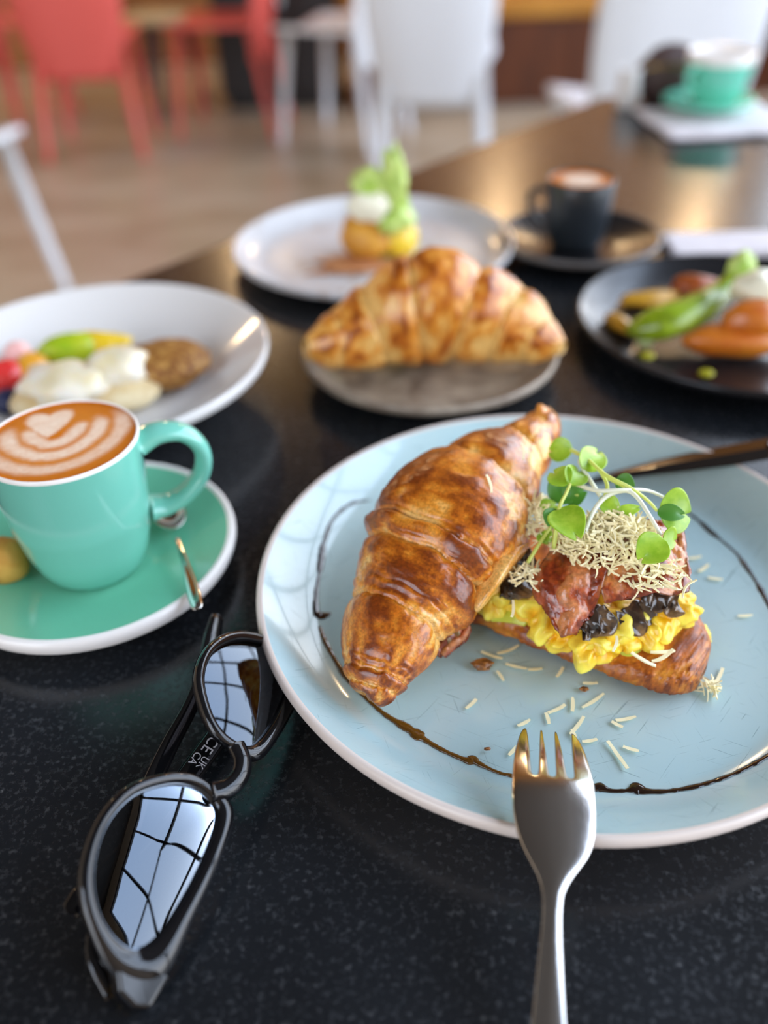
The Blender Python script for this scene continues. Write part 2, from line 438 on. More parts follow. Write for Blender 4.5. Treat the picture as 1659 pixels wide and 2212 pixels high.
BP = Vector((0.077, 0.291, TZ))
plate('dinner_plate', 'large pale blue dinner plate with a cream rim under the opened croissant', BP, 0.135, 0.024, 0.104, 0.075, M_blue, M_rim, M_rim, th=0.0045, base=0.006, curve=1.5, seg=192)
GP = Vector((0.0351, 0.5324, TZ))
plate('side_plate', 'small grey stoneware plate under the whole croissant', GP, 0.0867, 0.018, 0.062, 0.05, M_grey, M_greyrim, M_grey, base=0.005)
WP = Vector((-0.0012, 0.7456, TZ))
plate('dinner_plate', 'white speckled plate holding the stack topped with green leaves', WP, 0.1228, 0.016, 0.095, 0.07, M_speck, M_speck, M_white, base=0.005)
KP = Vector((0.2600, 0.565, TZ))
plate('dinner_plate', 'glossy black plate with a green pepper and orange slices', KP, 0.115, 0.017, 0.088, 0.07, M_black, M_black, M_black, base=0.005)
SP = Vector((-0.1450, 0.3303, TZ))
plate('saucer', 'teal saucer with a white edge under the latte cup', SP, 0.0703, 0.018, 0.030, 0.036, M_teal, M_cuprim, M_cuprim, th=0.0058, base=0.006, curve=1.25)
ES = Vector((0.1794, 0.7413, TZ))
plate('saucer', 'black saucer under the dark espresso cup', ES, 0.0702, 0.016, 0.028, 0.036, M_black, M_blackrim, M_black, base=0.005, curve=1.3)
BW = Vector((-0.1841, 0.5024, TZ))
plate('shallow_bowl', 'white shallow bowl of eggs, fritter and berries behind the latte cup', BW, 0.1128, 0.035, 0.058, 0.05, M_white, M_white, M_white, th=0.005, base=0.006, curve=1.35, cat='bowl')

# ------------------------------------------------------------------ cups
def handle_path(c, az, r0, pts):
    d = Vector((math.cos(az), math.sin(az), 0))
    return [Vector(c) + d * r + Vector((0, 0, z)) for r, z in pts]

def latte_surface(cup, R, z, art=True):
    """coffee with poured-milk art: colour belongs to the milk foam floating on the coffee"""
    n, seg = 70, 220
    v = [(0, 0, z)]; cols = []
    for i in range(1, n + 1):
        for k in range(seg):
            a = 2 * math.pi * k / seg; r = R * i / n; v.append((r * math.cos(a), r * math.sin(a), z + (0.0006 * max(0, (i / n - .93) / .07) ** 2)))
    f = [(0, 1 + k, 1 + (k + 1) % seg) for k in range(seg)]
    for i in range(n - 1):
        for k in range(seg):
            k2 = (k + 1) % seg; a = 1 + i * seg
            f.append((a + k, a + seg + k, a + seg + k2, a + k2))
    V = np.array(v); x = V[:, 0] / R; y = V[:, 1] / R
    # turn so that the heart points the right way; wobble the lines a little
    th = math.radians(-14); X = x * math.cos(th) - y * math.sin(th); Y = x * math.sin(th) + y * math.cos(th)
    wob = np.array([nz((a, b, 0), 5, 3.3, 3) for a, b in zip(X, Y)]) * 0.03
    X = X + wob; Y = Y + wob * .6
    crema = np.array(lin(204, 112, 4)); dark = np.array(lin(168, 82, 2)); milk = np.array(lin(238, 214, 190)); tan = np.array(lin(216, 146, 62))
    fbm = np.array([nz((a, b, 0), 9, 1.3, 5) for a, b in zip(x, y)])
    rr = np.hypot(x, y); t = np.clip(rr * 1.1 - 0.35 + fbm * .25, 0, 1)[:, None]
    col = crema * (1 - t * .6) + dark * t * .6
    if art:
        def ss(a, w=0.035): return np.clip(a / w * .5 + .5, 0, 1)
        def heart(cx, cy, s):
            u = (X - cx) / s; w = (Y - cy) / s; w2 = w - 0.75 * np.abs(u) ** 0.75
            return 1 - np.sqrt(u * u + w2 * w2 * 1.1)
        mk = ss(heart(-0.16, 0.42, 0.31), .12)
        # nested crescents, open towards the heart
        for rad, wid, cy, gap in ((0.30, 0.10, 0.26, 0.0), (0.56, 0.10, 0.22, 0.0), (0.84, 0.10, 0.18, 0.0)):
            d = np.hypot((X + 0.08) / 1.08, Y - cy); ang = np.arctan2(Y - cy, X + 0.08)
            lowr = np.clip((0.55 - np.sin(ang)) * 2.5, 0, 1)      # fades out at the top
            mk = np.maximum(mk, ss(wid * (0.5 + 0.5 * lowr) - np.abs(d - rad - .03 * np.sin(ang * 3)), .05) * lowr * (0.95 if rad < .6 else 0.8))
        mk = np.clip(mk * (0.92 + fbm * .15), 0, 1)[:, None]
        col = col * (1 - mk) + milk * mk
        halo = np.clip(1 - np.abs(rr - .6) * 2.2, 0, 1)[:, None] * (1 - mk) * .35
        col = col * (1 - halo) + tan * halo
    else:
        mk = np.clip((0.75 - np.hypot(x * 1.0, y * 1.0) + fbm * .2) * 4, 0, 1)[:, None]
        col = col * (1 - mk) + np.array(lin(226, 204, 184)) * mk
    m = attr_color(mat('coffee_surface', (.5, .3, .1), 0.5, spec=.25), 0.05, 600)
    return mesh('coffee', V, f, m, cup, cols=col)

def latte_cup():
    c = empty('coffee_cup', (-0.1445, 0.3290, TZ + 0.0064)); tag(c, 'teal ceramic cup of latte with a poured heart pattern', 'cup')
    H = 0.0728; R = 0.0348
    prof = [(0.0001, 0.0012), (0.018, 0.001), (0.0205, 0.0), (0.0232, 0.0008), (0.0255, 0.0045), (0.0282, 0.012), (0.0304, 0.021), (0.0320, 0.0315), (0.0325, 0.0335), (0.0326, 0.036), (0.0334, 0.048), (0.0341, 0.062), (R, H - 0.002)]
    v, f = lathe(prof, 128); mesh('body', v, f, M_tealcup, c)
    rim = [(R, H - 0.002), (R, H - 0.0006), (R - 0.0005, H), (R - 0.0011, H - 0.0003), (R - 0.0014, H - 0.0012), (R - 0.0018, H - 0.006)]
    v, f = lathe(rim, 128); mesh('rim', v, f, M_cuprim, c)
    az = math.radians(21)
    path = catmull(handle_path((0, 0, 0), az, 0, [(0.0330, 0.062), (0.043, 0.0645), (0.054, 0.0615), (0.0610, 0.051), (0.0595, 0.038), (0.050, 0.0275), (0.040, 0.0235), (0.0315, 0.024)]), 40)
    rad = [0.0050 + 0.0022 * (abs(i / 39 - .5) * 2) ** 4 for i in range(40)]
    nrm = Vector((-math.sin(az), math.cos(az), 0))
    v, f = tube(path, rad, 16, (0.80, 1.35), up=nrm); mesh('handle', v, f, M_tealcup, c)
    latte_surface(c, R - 0.00135, H - 0.0013)
    return c
latte_cup()

def espresso_cup():
    c = empty('espresso_cup', (0.1765, 0.7413, TZ + 0.0053)); tag(c, 'small charcoal espresso cup filled with foamed coffee', 'cup')
    H, R = 0.0585, 0.0285
    prof = [(0.0001, 0.001), (0.018, 0.0), (0.0205, 0.001), (0.0235, 0.008), (0.0262, 0.022), (0.0276, 0.04), (R, H - 0.001), (R - 0.0006, H), (R - 0.002, H - 0.0008), (R - 0.0026, H - 0.007)]
    v, f = lathe(prof, 72); mesh('body', v, f, M_charcoal, c)
    az = math.radians(160)
    path = catmull(handle_path((0, 0, 0), az, 0, [(0.0268, 0.046), (0.036, 0.047), (0.043, 0.040), (0.041, 0.027), (0.033, 0.0175), (0.025, 0.016)]), 24)
    v, f = tube(path, 0.0038, 12, (0.75, 1.05), up=Vector((-math.sin(az), math.cos(az), 0))); mesh('handle', v, f, M_charcoal, c)
    latte_surface(c, R - 0.002, H - 0.002, art=False)
espresso_cup()

# ------------------------------------------------------------------ croissants
C_DEEP, C_BROWN, C_GOLD, C_PALE = (np.array(lin(*c)) for c in ((122, 54, 7), (182, 97, 17), (218, 142, 46), (236, 188, 108)))

def croissant_mesh(spine, half, dome, bounds, centre, up, n=300, m=110, slant=0.02, belly=0.55, seed=1.0, pale=0.0, pits=1.0, bare=()):
    """a rolled crescent: spine points, half width and dome height per point, seam places (0..1), the middle coil"""
    S = catmull(spine, n); A = catmull([(a,) for a in half], n)[:, 0]; B = catmull([(b,) for b in dome], n)[:, 0]
    A = np.maximum(A, 0.0004); B = np.maximum(B, 0.0004)
    seams = [0.0] + list(bounds) + [1.0]
    V = np.empty((n, m, 3)); Cc = np.empty((n, m, 3)); up = Vector(up).normalized()
    for i in range(n):
        t = Vector(S[min(i + 1, n - 1)] - S[max(i - 1, 0)]).normalized()
        sd = t.cross(up).normalized(); u = sd.cross(t).normalized(); s = i / (n - 1)
        for j in range(m):
            th = 2 * math.pi * j / m; ct, st = math.cos(th), math.sin(th)
            q0 = (s * 9, ct * 1.2, st * 1.2)
            sw = s + slant * ct + 0.010 * nz(q0, 1.3, seed + 5, 3)
            if s < 0.04 or s > 0.96: sw = s
            k = 0
            while k < len(seams) - 2 and sw > seams[k + 1]: k += 1
            w = max(1e-4, seams[k + 1] - seams[k]); l = min(1, max(0, (sw - seams[k]) / w))
            if k == centre: x = abs(l - .5) * 2; inner = 1.0; edge = x
            elif k < centre: inner = 1 - l; edge = inner      # inner = 0 next to the middle
            else: inner = l; edge = l
            if k == centre:
                prof = 0.11 * (1 - x ** 4); tuck = 0
            else:
                tuck = math.exp(-inner / 0.07)
                prof = 0.115 * math.sin(math.pi * min(1, inner ** 0.75)) - 0.085 * tuck
            fine = 0.0
            lay = max(0.0, (edge - 0.66) / 0.34) if k != centre else max(0.0, (edge - 0.8) / 0.2)
            if lay > 0: fine = 0.016 * math.sin(edge * 46 + 2 * nz(q0, 1, seed, 2)) * min(1, lay * 2)
            big = nz(q0, 0.9, seed, 3); med = nz(q0, 3.2, seed + 2, 4)
            r = 1 + prof + fine + 0.045 * big + 0.018 * med * pits
            bb = B[i] if st >= 0 else B[i] * belly
            e = 0.86
            cx = math.copysign(abs(ct) ** e, ct); sy = math.copysign(abs(st) ** e, st)
            p = Vector(S[i]) + sd * (A[i] * r * cx) + u * (bb * r * sy)
            V[i, j] = p
            # bake: browner on the bulges, pale where the layers part
            bake = 0.48 + 0.55 * big + 0.45 * med + 1.7 * prof + 0.20 * st - 0.34 * tuck - 0.32 * lay * (0.5 + 0.5 * math.sin(edge * 46 + 1)) - pale
            for (bs, bt, br, bk) in bare:
                dd = math.hypot((s - bs) * 6, (th - bt + math.pi) % (2 * math.pi) - math.pi) / br + .5 * med
                if dd < 1: bake -= bk * min(1, (1 - dd) * 4)
            bake = min(1.0, max(0.0, bake))
            if bake < 0.4: c = C_PALE + (C_GOLD - C_PALE) * (bake / 0.4)
            elif bake < 0.7: c = C_GOLD + (C_BROWN - C_GOLD) * ((bake - .4) / .3)
            else: c = C_BROWN + (C_DEEP - C_BROWN) * ((bake - .7) / .3)
            Cc[i, j] = c
    f = grid_faces(n, m, wrap_v=True)
    f.append(tuple(range(m - 1, -1, -1))); f.append(tuple((n - 1) * m + k for k in range(m)))
    return V.reshape(-1, 3), f, Cc.reshape(-1, 3)

def top_half():
    t = empty('croissant_half', at(880, 1420, 0.008)); tag(t, 'glossy golden top half of the opened croissant leaning on the filling', 'croissant')
    sp = [at(800, 1514, .0165), at(808, 1498, .018), at(826, 1425, .024), at(868, 1325, .031), at(905, 1262, .036), at(950, 1180, .043), at(996, 1102, .048), at(1066, 1026, .050), at(1132, 968, .052), at(1170, 922, .053), at(1184, 884, .054)]
    hw = [.0008, .0085, .0160, .0222, .0262, .0312, .0292, .0218, .0132, .0088, .0015]
    dm = [.0008, .0075, .0130, .0185, .021, .024, .023, .018, .012, .008, .0015]
    v, f, c = croissant_mesh(sp, hw, dm, [0.12, 0.155, 0.285, 0.44, 0.485, 0.655, 0.775, 0.87], 5, (-0.28, -0.50, 0.85), n=440, m=150, seed=2.4, slant=0.012, bare=((.765, .75, .45, .6), (.60, .55, .30, .4), (.52, .15, .35, .35), (.44, .1, .3, .4)))
    mesh('crust', v, f, M_crust, t, cols=c, origin=t.location)
    # a torn flap of pastry hanging at the cut side
    g = [[at(1060, 1150, .050), at(1110, 1180, .053), at(1146, 1172, .050)], [at(1044, 1190, .049), at(1096, 1215, .053), at(1132, 1200, .047)], [at(1022, 1240, .045), at(1072, 1262, .049), at(1098, 1240, .042)], [at(1000, 1286, .039), at(1038, 1310, .041), at(1062, 1290, .036)], [at(1002, 1300, .036), at(1030, 1322, .037), at(1046, 1306, .033)]]
    v, f = patch(g, 40, 28)
    cc = []
    for i, p in enumerate(v):
        d = nz(p, 120, 4.0, 4); p[2] += 0.0006 * d; k = min(1, max(0, .45 + d * .8 + (0.5 if i // 28 < 6 else 0)))
        cc.append(C_PALE * (1 - k) + C_GOLD * k)
    solid(mesh('flap', v, f, M_crust, t, cols=np.array(cc), origin=t.location), 0.0012)
    # torn peak at the raised tip
    g = [[at(1155, 935, .057), at(1182, 950, .053), at(1206, 930, .048)], [at(1150, 910, .060), at(1180, 915, .058), at(1203, 908, .052)], [at(1158, 888, .061), at(1172, 886, .061), at(1186, 892, .058)], [at(1162, 878, .061), at(1168, 878, .061), at(1174, 882, .060)]]
    v, f = patch(g, 18, 14)
    cc = [C_GOLD * .6 + C_BROWN * .4 + 0.3 * nz(p, 150, 2.0, 3) * C_GOLD for p in v]
    solid(mesh('torn_tip', v, f, M_crust, t, cols=np.clip(np.array(cc), 0, 1), origin=t.location), 0.0014)
    return t
top_half()

def bottom_half():
    t = empty('croissant_half', at(1260, 1440, 0.006)); tag(t, 'flat toasted bottom half of the opened croissant beneath the scrambled egg', 'croissant')
    rows = []
    # stations along the slab: front edge pixel, back edge pixel, thickness
    st = [((945, 1305), (1010, 1165), .010), ((1015, 1347), (1090, 1150), .0125), ((1100, 1386), (1200, 1165), .0135), ((1190, 1421), (1310, 1195), .0135), ((1265, 1452), (1400, 1250), .0135), ((1345, 1483), (1462, 1310), .0135), ((1420, 1503), (1510, 1370), .0135), ((1476, 1505), (1528, 1418), .012), ((1502, 1492), (1524, 1450), .007)]
    nu, m = 200, 72
    Fr = catmull([tuple(at(*a[0], .0085)) for a in st], nu); Bk = catmull([tuple(at(*a[1], .0085)) for a in st], nu); Th = catmull([(a[2],) for a in st], nu)[:, 0]
    V = np.empty((nu, m, 3)); Cc = np.empty((nu, m, 3))
    for i in range(nu):
        c = (Fr[i] + Bk[i]) / 2; d = (Fr[i] - Bk[i]) / 2; s = i / (nu - 1)
        for j in range(m):
            th = 2 * math.pi * j / m; ct, sn = math.cos(th), math.sin(th)
            cx = math.copysign(abs(ct) ** .6, ct); sz = math.copysign(abs(sn) ** .6, sn)
            q = (s * 10, ct, sn)
            fl = nz(q, 1.5, 8.2, 4); fi = 0.5 * math.sin(sn * 11 + 4 * s + 2 * fl)
            r = 1 + 0.05 * fl + 0.02 * fi * abs(ct)
            z = Th[i] * .5 * sz * (1 + .12 * fl)
            V[i, j] = c + d * cx * r * (1 - .06 * sz) + np.array((0, 0, TZ + .0078 + Th[i] * .5 - c[2] + z))
            k = min(1, max(0, .48 + .8 * fl + .18 * fi + .12 * sz + .3 * nz(q, 5, 3, 3)))
            Cc[i, j] = (C_GOLD * .92 * (1 - k / .5) + C_BROWN * k / .5) if k < .5 else (C_BROWN + (C_DEEP - C_BROWN) * ((k - .5) / .5))
    f = grid_faces(nu, m, wrap_v=True); f.append(tuple(range(m - 1, -1, -1))); f.append(tuple((nu - 1) * m + k for k in range(m)))
    mesh('crust', V.reshape(-1, 3), f, M_toast, t, cols=Cc.reshape(-1, 3), origin=t.location)
bottom_half()

def whole_croissant():
    b = Vector((0.036, 0.520, TZ + 0.0052))
    t = empty('croissant', b); tag(t, 'whole baked croissant lying on the small grey plate', 'croissant')
    X = lambda x, y, z: (b.x + x, b.y + y, b.z + z)
    sp = [X(-.0830, -.012, .024), X(-.066, -.004, .023), X(-.045, .006, .025), X(-.020, .012, .032), X(.003, .014, .035), X(.028, .012, .031), X(.052, .006, .026), X(.070, -.006, .022), X(.0840, -.016, .021)]
    v, f, c = croissant_mesh(sp, [.006, .017, .024, .028, .029, .028, .024, .016, .004], [.008, .018, .025, .034, .040, .032, .026, .017, .005], [0.14, 0.30, 0.44, 0.60, 0.74, 0.88], 3, (0, -0.25, 1), n=220, m=90, seed=9.1, belly=0.75, pale=0.30)
    mn_ = b.z
    v[:, 2] = np.maximum(v[:, 2], mn_)
    mesh('crust', v, f, M_crust_far, t, cols=c, origin=b)
whole_croissant()

# ------------------------------------------------------------------ the filling
EGG_LO, EGG_HI = lin(246, 188, 14), lin(255, 236, 92)
def eggs():
    L = [(1062, 1298, .0235, .0110, .0080, .6), (1100, 1290, .0260, .0125, .0080, .2), (1148, 1318, .0255, .0125, .0090, 1.0), (1180, 1348, .0250, .0120, .0090, .3), (1228, 1372, .0240, .0125, .0085, .1),
         (1272, 1388, .0235, .0135, .0090, .5), (1308, 1396, .0235, .0115, .0085, .15), (1318, 1352, .0265, .0130, .0090, .9), (1358, 1386, .0232, .0105, .0085, .2), (1392, 1364, .0240, .0120, .0095, .7), (1430, 1340, .0262, .0135, .0105, .4), (1468, 1318, .0270, .0110, .0090, 1.1), (1410, 1312, .0275, .0120, .0090, .3),
         (1290, 1318, .0270, .0130, .0080, .8), (1362, 1328, .0275, .0125, .0080, .1), (1225, 1320, .0275, .0120, .0080, .5)]
    for k, (px, py, z, s, h, r) in enumerate(L):
        o = blob('scrambled_egg', at(px, py - 4, z), (s * .84, s * .60, h * .82), M_egg, seed=3.1 + k * 1.9, amp=.46, freq=1.0, sub=5, rz=r * 2.6, cols=(EGG_LO, EGG_HI), octv=2)
        tag(o, 'soft yellow curd of scrambled egg in the croissant filling', 'egg', 'scrambled egg curds')
    o = blob('scrambled_egg', at(1500, 1378, .013), (.0075, .006, .005), M_egg, seed=44, amp=.34, freq=1.6, cols=(EGG_LO, EGG_HI), rz=.5)
    tag(o, 'small bit of scrambled egg fallen beside the croissant end', 'egg', 'scrambled egg curds')
eggs()

def avocado(label, g):
    v, f = patch(g, 24, 12)
    o = world_mesh('avocado_slice', v, f, M_avo); solid(o, 0.004, 0); subsurf(o); tag(o, label, 'avocado', 'avocado slices in the filling')
avocado('pale green avocado slice under the egg beside the croissant lid', [[at(1058, 1318, .0225), at(1062, 1330, .021), at(1060, 1342, .019)], [at(1100, 1318, .0225), at(1104, 1332, .021), at(1100, 1346, .019)], [at(1140, 1328, .0225), at(1142, 1342, .021), at(1135, 1352, .019)]])
avocado('yellow-green avocado sliver under the tip of the bacon', [[at(1165, 1368, .022), at(1170, 1376, .021), at(1178, 1384, .019)], [at(1215, 1358, .022), at(1220, 1370, .021), at(1225, 1382, .019)], [at(1262, 1372, .022), at(1265, 1380, .021), at(1262, 1388, .019)]])
avocado('yellow-green avocado piece at the front of the egg', [[at(1336, 1388, .022), at(1336, 1402, .020), at(1340, 1412, .0185)], [at(1358, 1386, .0235), at(1360, 1404, .021), at(1358, 1416, .0185)], [at(1378, 1390, .022), at(1380, 1402, .020), at(1374, 1412, .0185)]])

def bacon(label, g, nu=60, nv=44, seed=1.0, fat=0.5):
    v, f = patch(g, nu, nv); cc = []
    meat, dark, rind, fatc = (np.array(lin(*c)) for c in ((166, 70, 26), (98, 28, 9), (190, 116, 38), (206, 136, 84)))
    for i, p in enumerate(v):
        a, b = (i // nv) / (nu - 1), (i % nv) / (nv - 1)
        d = nz(p, 70, seed, 4); e = nz(p, 220, seed + 3, 3)
        p[2] += 0.0013 * d + 0.0004 * e + 0.0009 * math.sin(b * 14 + 3 * d)
        w = math.sin(b * 9 + seed + 3 * d + a * 2)
        c = meat + (fatc - meat) * min(1, max(0, w * 1.6 * fat)) + (dark - meat) * min(1, max(0, -w * 1.0 + e * .8)) * .8
        ed = max(0, 1 - min(a, 1 - a, b, 1 - b) / .07)
        c = c * (1 - ed * .7) + dark * ed * .7
        if w > .55 and d > .1: c = c * .5 + rind * .5
        cc.append(c)
    o = world_mesh('bacon_rasher', v, f, M_bacon, cols=np.clip(np.array(cc), 0.002, 1)); solid(o, 0.0022, 0)
    tag(o, label, 'bacon', 'bacon rashers on the filling')
bacon('crisp glazed bacon rasher with its pointed end hanging over the egg', [[at(1205, 1165, .050), at(1262, 1150, .054), at(1325, 1150, .056)], [at(1174, 1215, .048), at(1235, 1212, .053), at(1320, 1205, .0545)], [at(1152, 1268, .043), at(1218, 1272, .0475), at(1302, 1262, .049)], [at(1178, 1318, .037), at(1228, 1322, .0405), at(1284, 1312, .041)], [at(1200, 1362, .0325), at(1222, 1374, .0335), at(1248, 1360, .034)]], seed=2.2)
bacon('broad folded bacon rasher beneath the grated cheese', [[at(1296, 1165, .0555), at(1360, 1118, .0565), at(1432, 1128, .055), at(1472, 1150, .052)], [at(1294, 1225, .051), at(1360, 1188, .055), at(1436, 1188, .054), at(1482, 1200, .050)], [at(1296, 1278, .0465), at(1360, 1252, .0505), at(1430, 1244, .050), at(1490, 1246, .0465)], [at(1306, 1308, .042), at(1352, 1292, .0455), at(1420, 1282, .0455), at(1484, 1284, .043)]], seed=5.5, fat=.8)
bacon('browned end of a bacon rasher poking out under the croissant lid', [[at(1000, 1330, .026), at(1012, 1345, .024), at(1014, 1358, .022)], [at(975, 1362, .022), at(990, 1375, .020), at(1000, 1385, .018)], [at(945, 1398, .017), at(958, 1408, .0155), at(975, 1405, .0145)], [at(938, 1410, .016), at(950, 1416, .0145), at(966, 1412, .0135)]], seed=8.0, nu=30, nv=20)

def mushroom(label, pts, r, m=None, flat=(1.35, .30)):
    """a flat curled slice: wide thin strip with a ruffled, lobed edge"""
    P = catmull(pts, 26); k = len(P); sd = r * 100
    R = [.80 * r * (math.sin(math.pi * (0.10 + .80 * i / (k - 1))) ** .5) * (1 + .55 * nz(P[i], 130, 3 + sd, 3)) for i in range(k)]
    v, f = tube([Vector(p) + Vector((0, 0, .0016 * math.sin(i * .55 + sd))) for i, p in enumerate(P)], R, 18, flat, up=Vector((.1, -.45, .9)))
    v = [Vector(p) + Vector((.0006 * nz(p, 260, 9, 3), .0006 * nz(p, 260, 2, 3), 0.0016 * nz(p, 210, 5, 3))) for p in v]
    o = subsurf(world_mesh('mushroom_slice', v, f, m or M_mush)); tag(o, label, 'mushroom', 'fried mushroom slices')
mushroom('black curled mushroom slice hanging under the broad bacon', [at(1335, 1338, .033), at(1362, 1342, .032), at(1388, 1330, .032), at(1400, 1312, .034)], .0062)
mushroom('dark mushroom slice at the outer end of the broad bacon', [at(1388, 1300, .038), at(1420, 1294, .038), at(1448, 1298, .037), at(1462, 1306, .036)], .0052)
mushroom('brown mushroom slice tucked beside the pointed bacon end', [at(1255, 1362, .031), at(1285, 1346, .034), at(1318, 1326, .037)], .0058)
mushroom('dark mushroom slice in the shade of the croissant lid', [at(1085, 1262, .034), at(1110, 1250, .037), at(1145, 1250, .038)], .0075)
mushroom('black mushroom slice between the croissant lid and the cheese', [at(1098, 1228, .040), at(1125, 1212, .043), at(1150, 1200, .045)], .0065)
mushroom('grey mushroom slice lying against the croissant flap', [at(1082, 1278, .032), at(1105, 1275, .033), at(1135, 1272, .034)], .0045)
mushroom('pale brown mushroom slice under the front of the croissant lid', [at(1002, 1345, .021), at(985, 1370, .019), at(960, 1388, .017)], .0055, M_mushpale, (1, .8))

def shred(rg, L, w, t, curl, seg=5):
    """a thin curled strip of cheese about the origin"""
    pts = []; a = rg.uniform(-.3, .3); p = Vector((0, 0, 0)); up = rg.uniform(-curl, curl) * .5
    tilt = rg.uniform(-.2, .2)
    for i in range(seg + 1):
        pts.append(p.copy()); p = p + Vector((math.cos(a), math.sin(a), tilt)) * (L / seg); a += rg.uniform(.2, 1) * curl / seg; tilt += up / seg
    c = sum(pts, Vector()) / len(pts); v = []
    for i, q in enumerate(pts):
        q = q - c; tt = (pts[min(i + 1, seg)] - pts[max(i - 1, 0)]).normalized(); s = tt.cross(Vector((0, 0, 1))).normalized()
        ww = w * (1 - .5 * abs(i / seg - .5) * 2 * rg.uniform(.3, 1)); u = Vector((0, 0, t / 2))
        v += [q + s * ww / 2 + u, q - s * ww / 2 + u, q - s * ww / 2 - u, q + s * ww / 2 - u]
    f = grid_faces(seg + 1, 4, wrap_v=True); f.append((0, 1, 2, 3)); f.append(tuple(seg * 4 + k for k in (3, 2, 1, 0)))
    return v, f

def cheese_heap(name, label, px, py, z, rx, ry, h, n, seed, az=0.0):
    rg = random.Random(seed); c = at(px, py, z); V = []; Fc = []
    for k in range(n):
        r = rg.random() ** .55; a = rg.uniform(0, 2 * math.pi); x, y = r * rx * math.cos(a), r * ry * math.sin(a)
        zz = h * (1 - r * r) * rg.uniform(.55, 1) - 0.10 * ry * r
        v, f = shred(rg, rg.uniform(.004, .011), rg.uniform(.0006, .0013), .0005, 1.8)
        Rm = Matrix.Rotation(rg.uniform(0, 6.28), 4, 'Z') @ Matrix.Rotation(rg.gauss(0, .45), 4, 'Y') @ Matrix.Rotation(rg.gauss(0, .7), 4, 'X')
        b = len(V); ca, sa = math.cos(az), math.sin(az)
        V += [Rm @ q + c + Vector((ca * x - sa * y, sa * x + ca * y, zz)) for q in v]; Fc += [tuple(b + i for i in q) for q in f]
    o = world_mesh(name, V, Fc, M_cheese, smooth=False); tag(o, label, 'cheese', kind='stuff')
cheese_heap('grated_cheese', 'heap of finely grated pale cheese on top of the bacon', 1318, 1168, .056, .021, .015, .013, 620, 3, .2)
cheese_heap('grated_cheese', 'grated cheese strewn over the outer end of the broad bacon', 1412, 1235, .0525, .015, .011, .003, 80, 5, -.4)
cheese_heap('grated_cheese', 'grated cheese fallen on the mushrooms by the croissant lid', 1165, 1120, .052, .010, .016, .006, 150, 8)
cheese_heap('grated_cheese', 'small tuft of grated cheese by the pointed bacon rasher', 1145, 1246, .045, .008, .006, .004, 34, 11)
cheese_heap('grated_cheese', 'little clump of grated cheese beside the croissant end', 1525, 1488, .0075, .005, .004, .004, 22, 13)

def loose_shreds():
    rg = random.Random(21)
    L = [(1062, 1416, -.5, 1.3), (1098, 1405, .3, 1.5), (1115, 1440, -.35, 1.2), (1156, 1446, -.3, .7), (1210, 1452, 1.0, .8), (1081, 1460, 1.5, .7), (1018, 1521, .3, .8), (1203, 1532, .4, 1.1), (1183, 1552, 1.2, .6), (1237, 1522, 1.1, .9), (1282, 1514, .3, 1.7), (1275, 1476, -.4, .7),
         (1132, 1562, .3, .7), (1247, 1568, .8, 1.5), (1240, 1588, 1.5, .6), (1274, 1600, -.1, .7), (1334, 1632, 1.55, 1.9), (1363, 1618, -.9, .7), (1352, 1553, .1, 1.1), (1333, 1565, -1, .5), (1553, 1462, .6, 1.5), (1108, 1622, .4, .6),
         (1520, 1228, .2, 1.0), (1545, 1250, -.5, .8), (1500, 1205, .1, .9), (1610, 1330, .1, .8)]
    for k, (px, py, a, s) in enumerate(L):
        v, f = shred(rg, .0062 * s + .0018, .0017, .0006, .5)
        c = at(px, py, .0070)
        Rm = Matrix.Rotation(a + .1, 4, 'Z')
        V = [Rm @ Vector((q.x, q.y, abs(q.z) * .4)) + c for q in v]
        o = world_mesh('cheese_shred', V, f, M_cheese, smooth=False); tag(o, 'loose shred of pale cheese lying on the bare blue plate', 'cheese', 'cheese shreds scattered on the blue plate')
    for px, py, z, a in ((1390, 1425, .0235, -1.0), (1432, 1418, .0225, .4), (1432, 1408, .0228, -.1)):
        v, f = shred(rg, .0105, .0016, .0007, 1.0); Rm = Matrix.Rotation(a, 4, 'Z'); c = at(px, py, z)
        o = world_mesh('cheese_shred', [Rm @ q + c for q in v], f, M_cheese, smooth=False); tag(o, 'cheese shred on the bare toasted crust of the lower half', 'cheese', 'cheese shreds on the lower croissant half')
    for px, py, z, a in ((1130, 975, .073, 1.3), (1058, 1045, .078, 1.4), (1108, 1315, .036, 1.4), (1330, 1390, .036, 1.2)):
        v, f = shred(rg, .0095, .0013, .0006, .9); Rm = Matrix.Rotation(a, 4, 'Z'); c = at(px, py, z)
        lab = {975: 'cheese shred stuck near the raised tip of the croissant lid', 1045: 'cheese shred stuck to the broad middle coil of the croissant lid', 1315: 'cheese shred hanging on the egg beside the croissant flap', 1390: 'cheese shred hanging on the egg below the black curled mushroom'}[py]
        o = world_mesh('cheese_shred', [Rm @ q + c for q in v], f, M_cheese, smooth=False); tag(o, lab, 'cheese')
    for px, py, s, lab in ((1042, 1436, .0042, 'burnt brown crumb on the blue plate below the bacon end'), (1262, 1488, .0018, 'tiny toasted crumb on the blue plate in front of the lower half'), (1053, 1618, .0012, 'tiny red-brown crumb on the blue plate near the drizzle')):
        o = blob('crumb', at(px, py, .0072 + s * .3), (s, s * .6, s * .45), M_toast, seed=px * .1, amp=.5, freq=2, sub=3, cols=(lin(70, 32, 8), lin(190, 120, 50))); tag(o, lab, 'crumb')
loose_shreds()

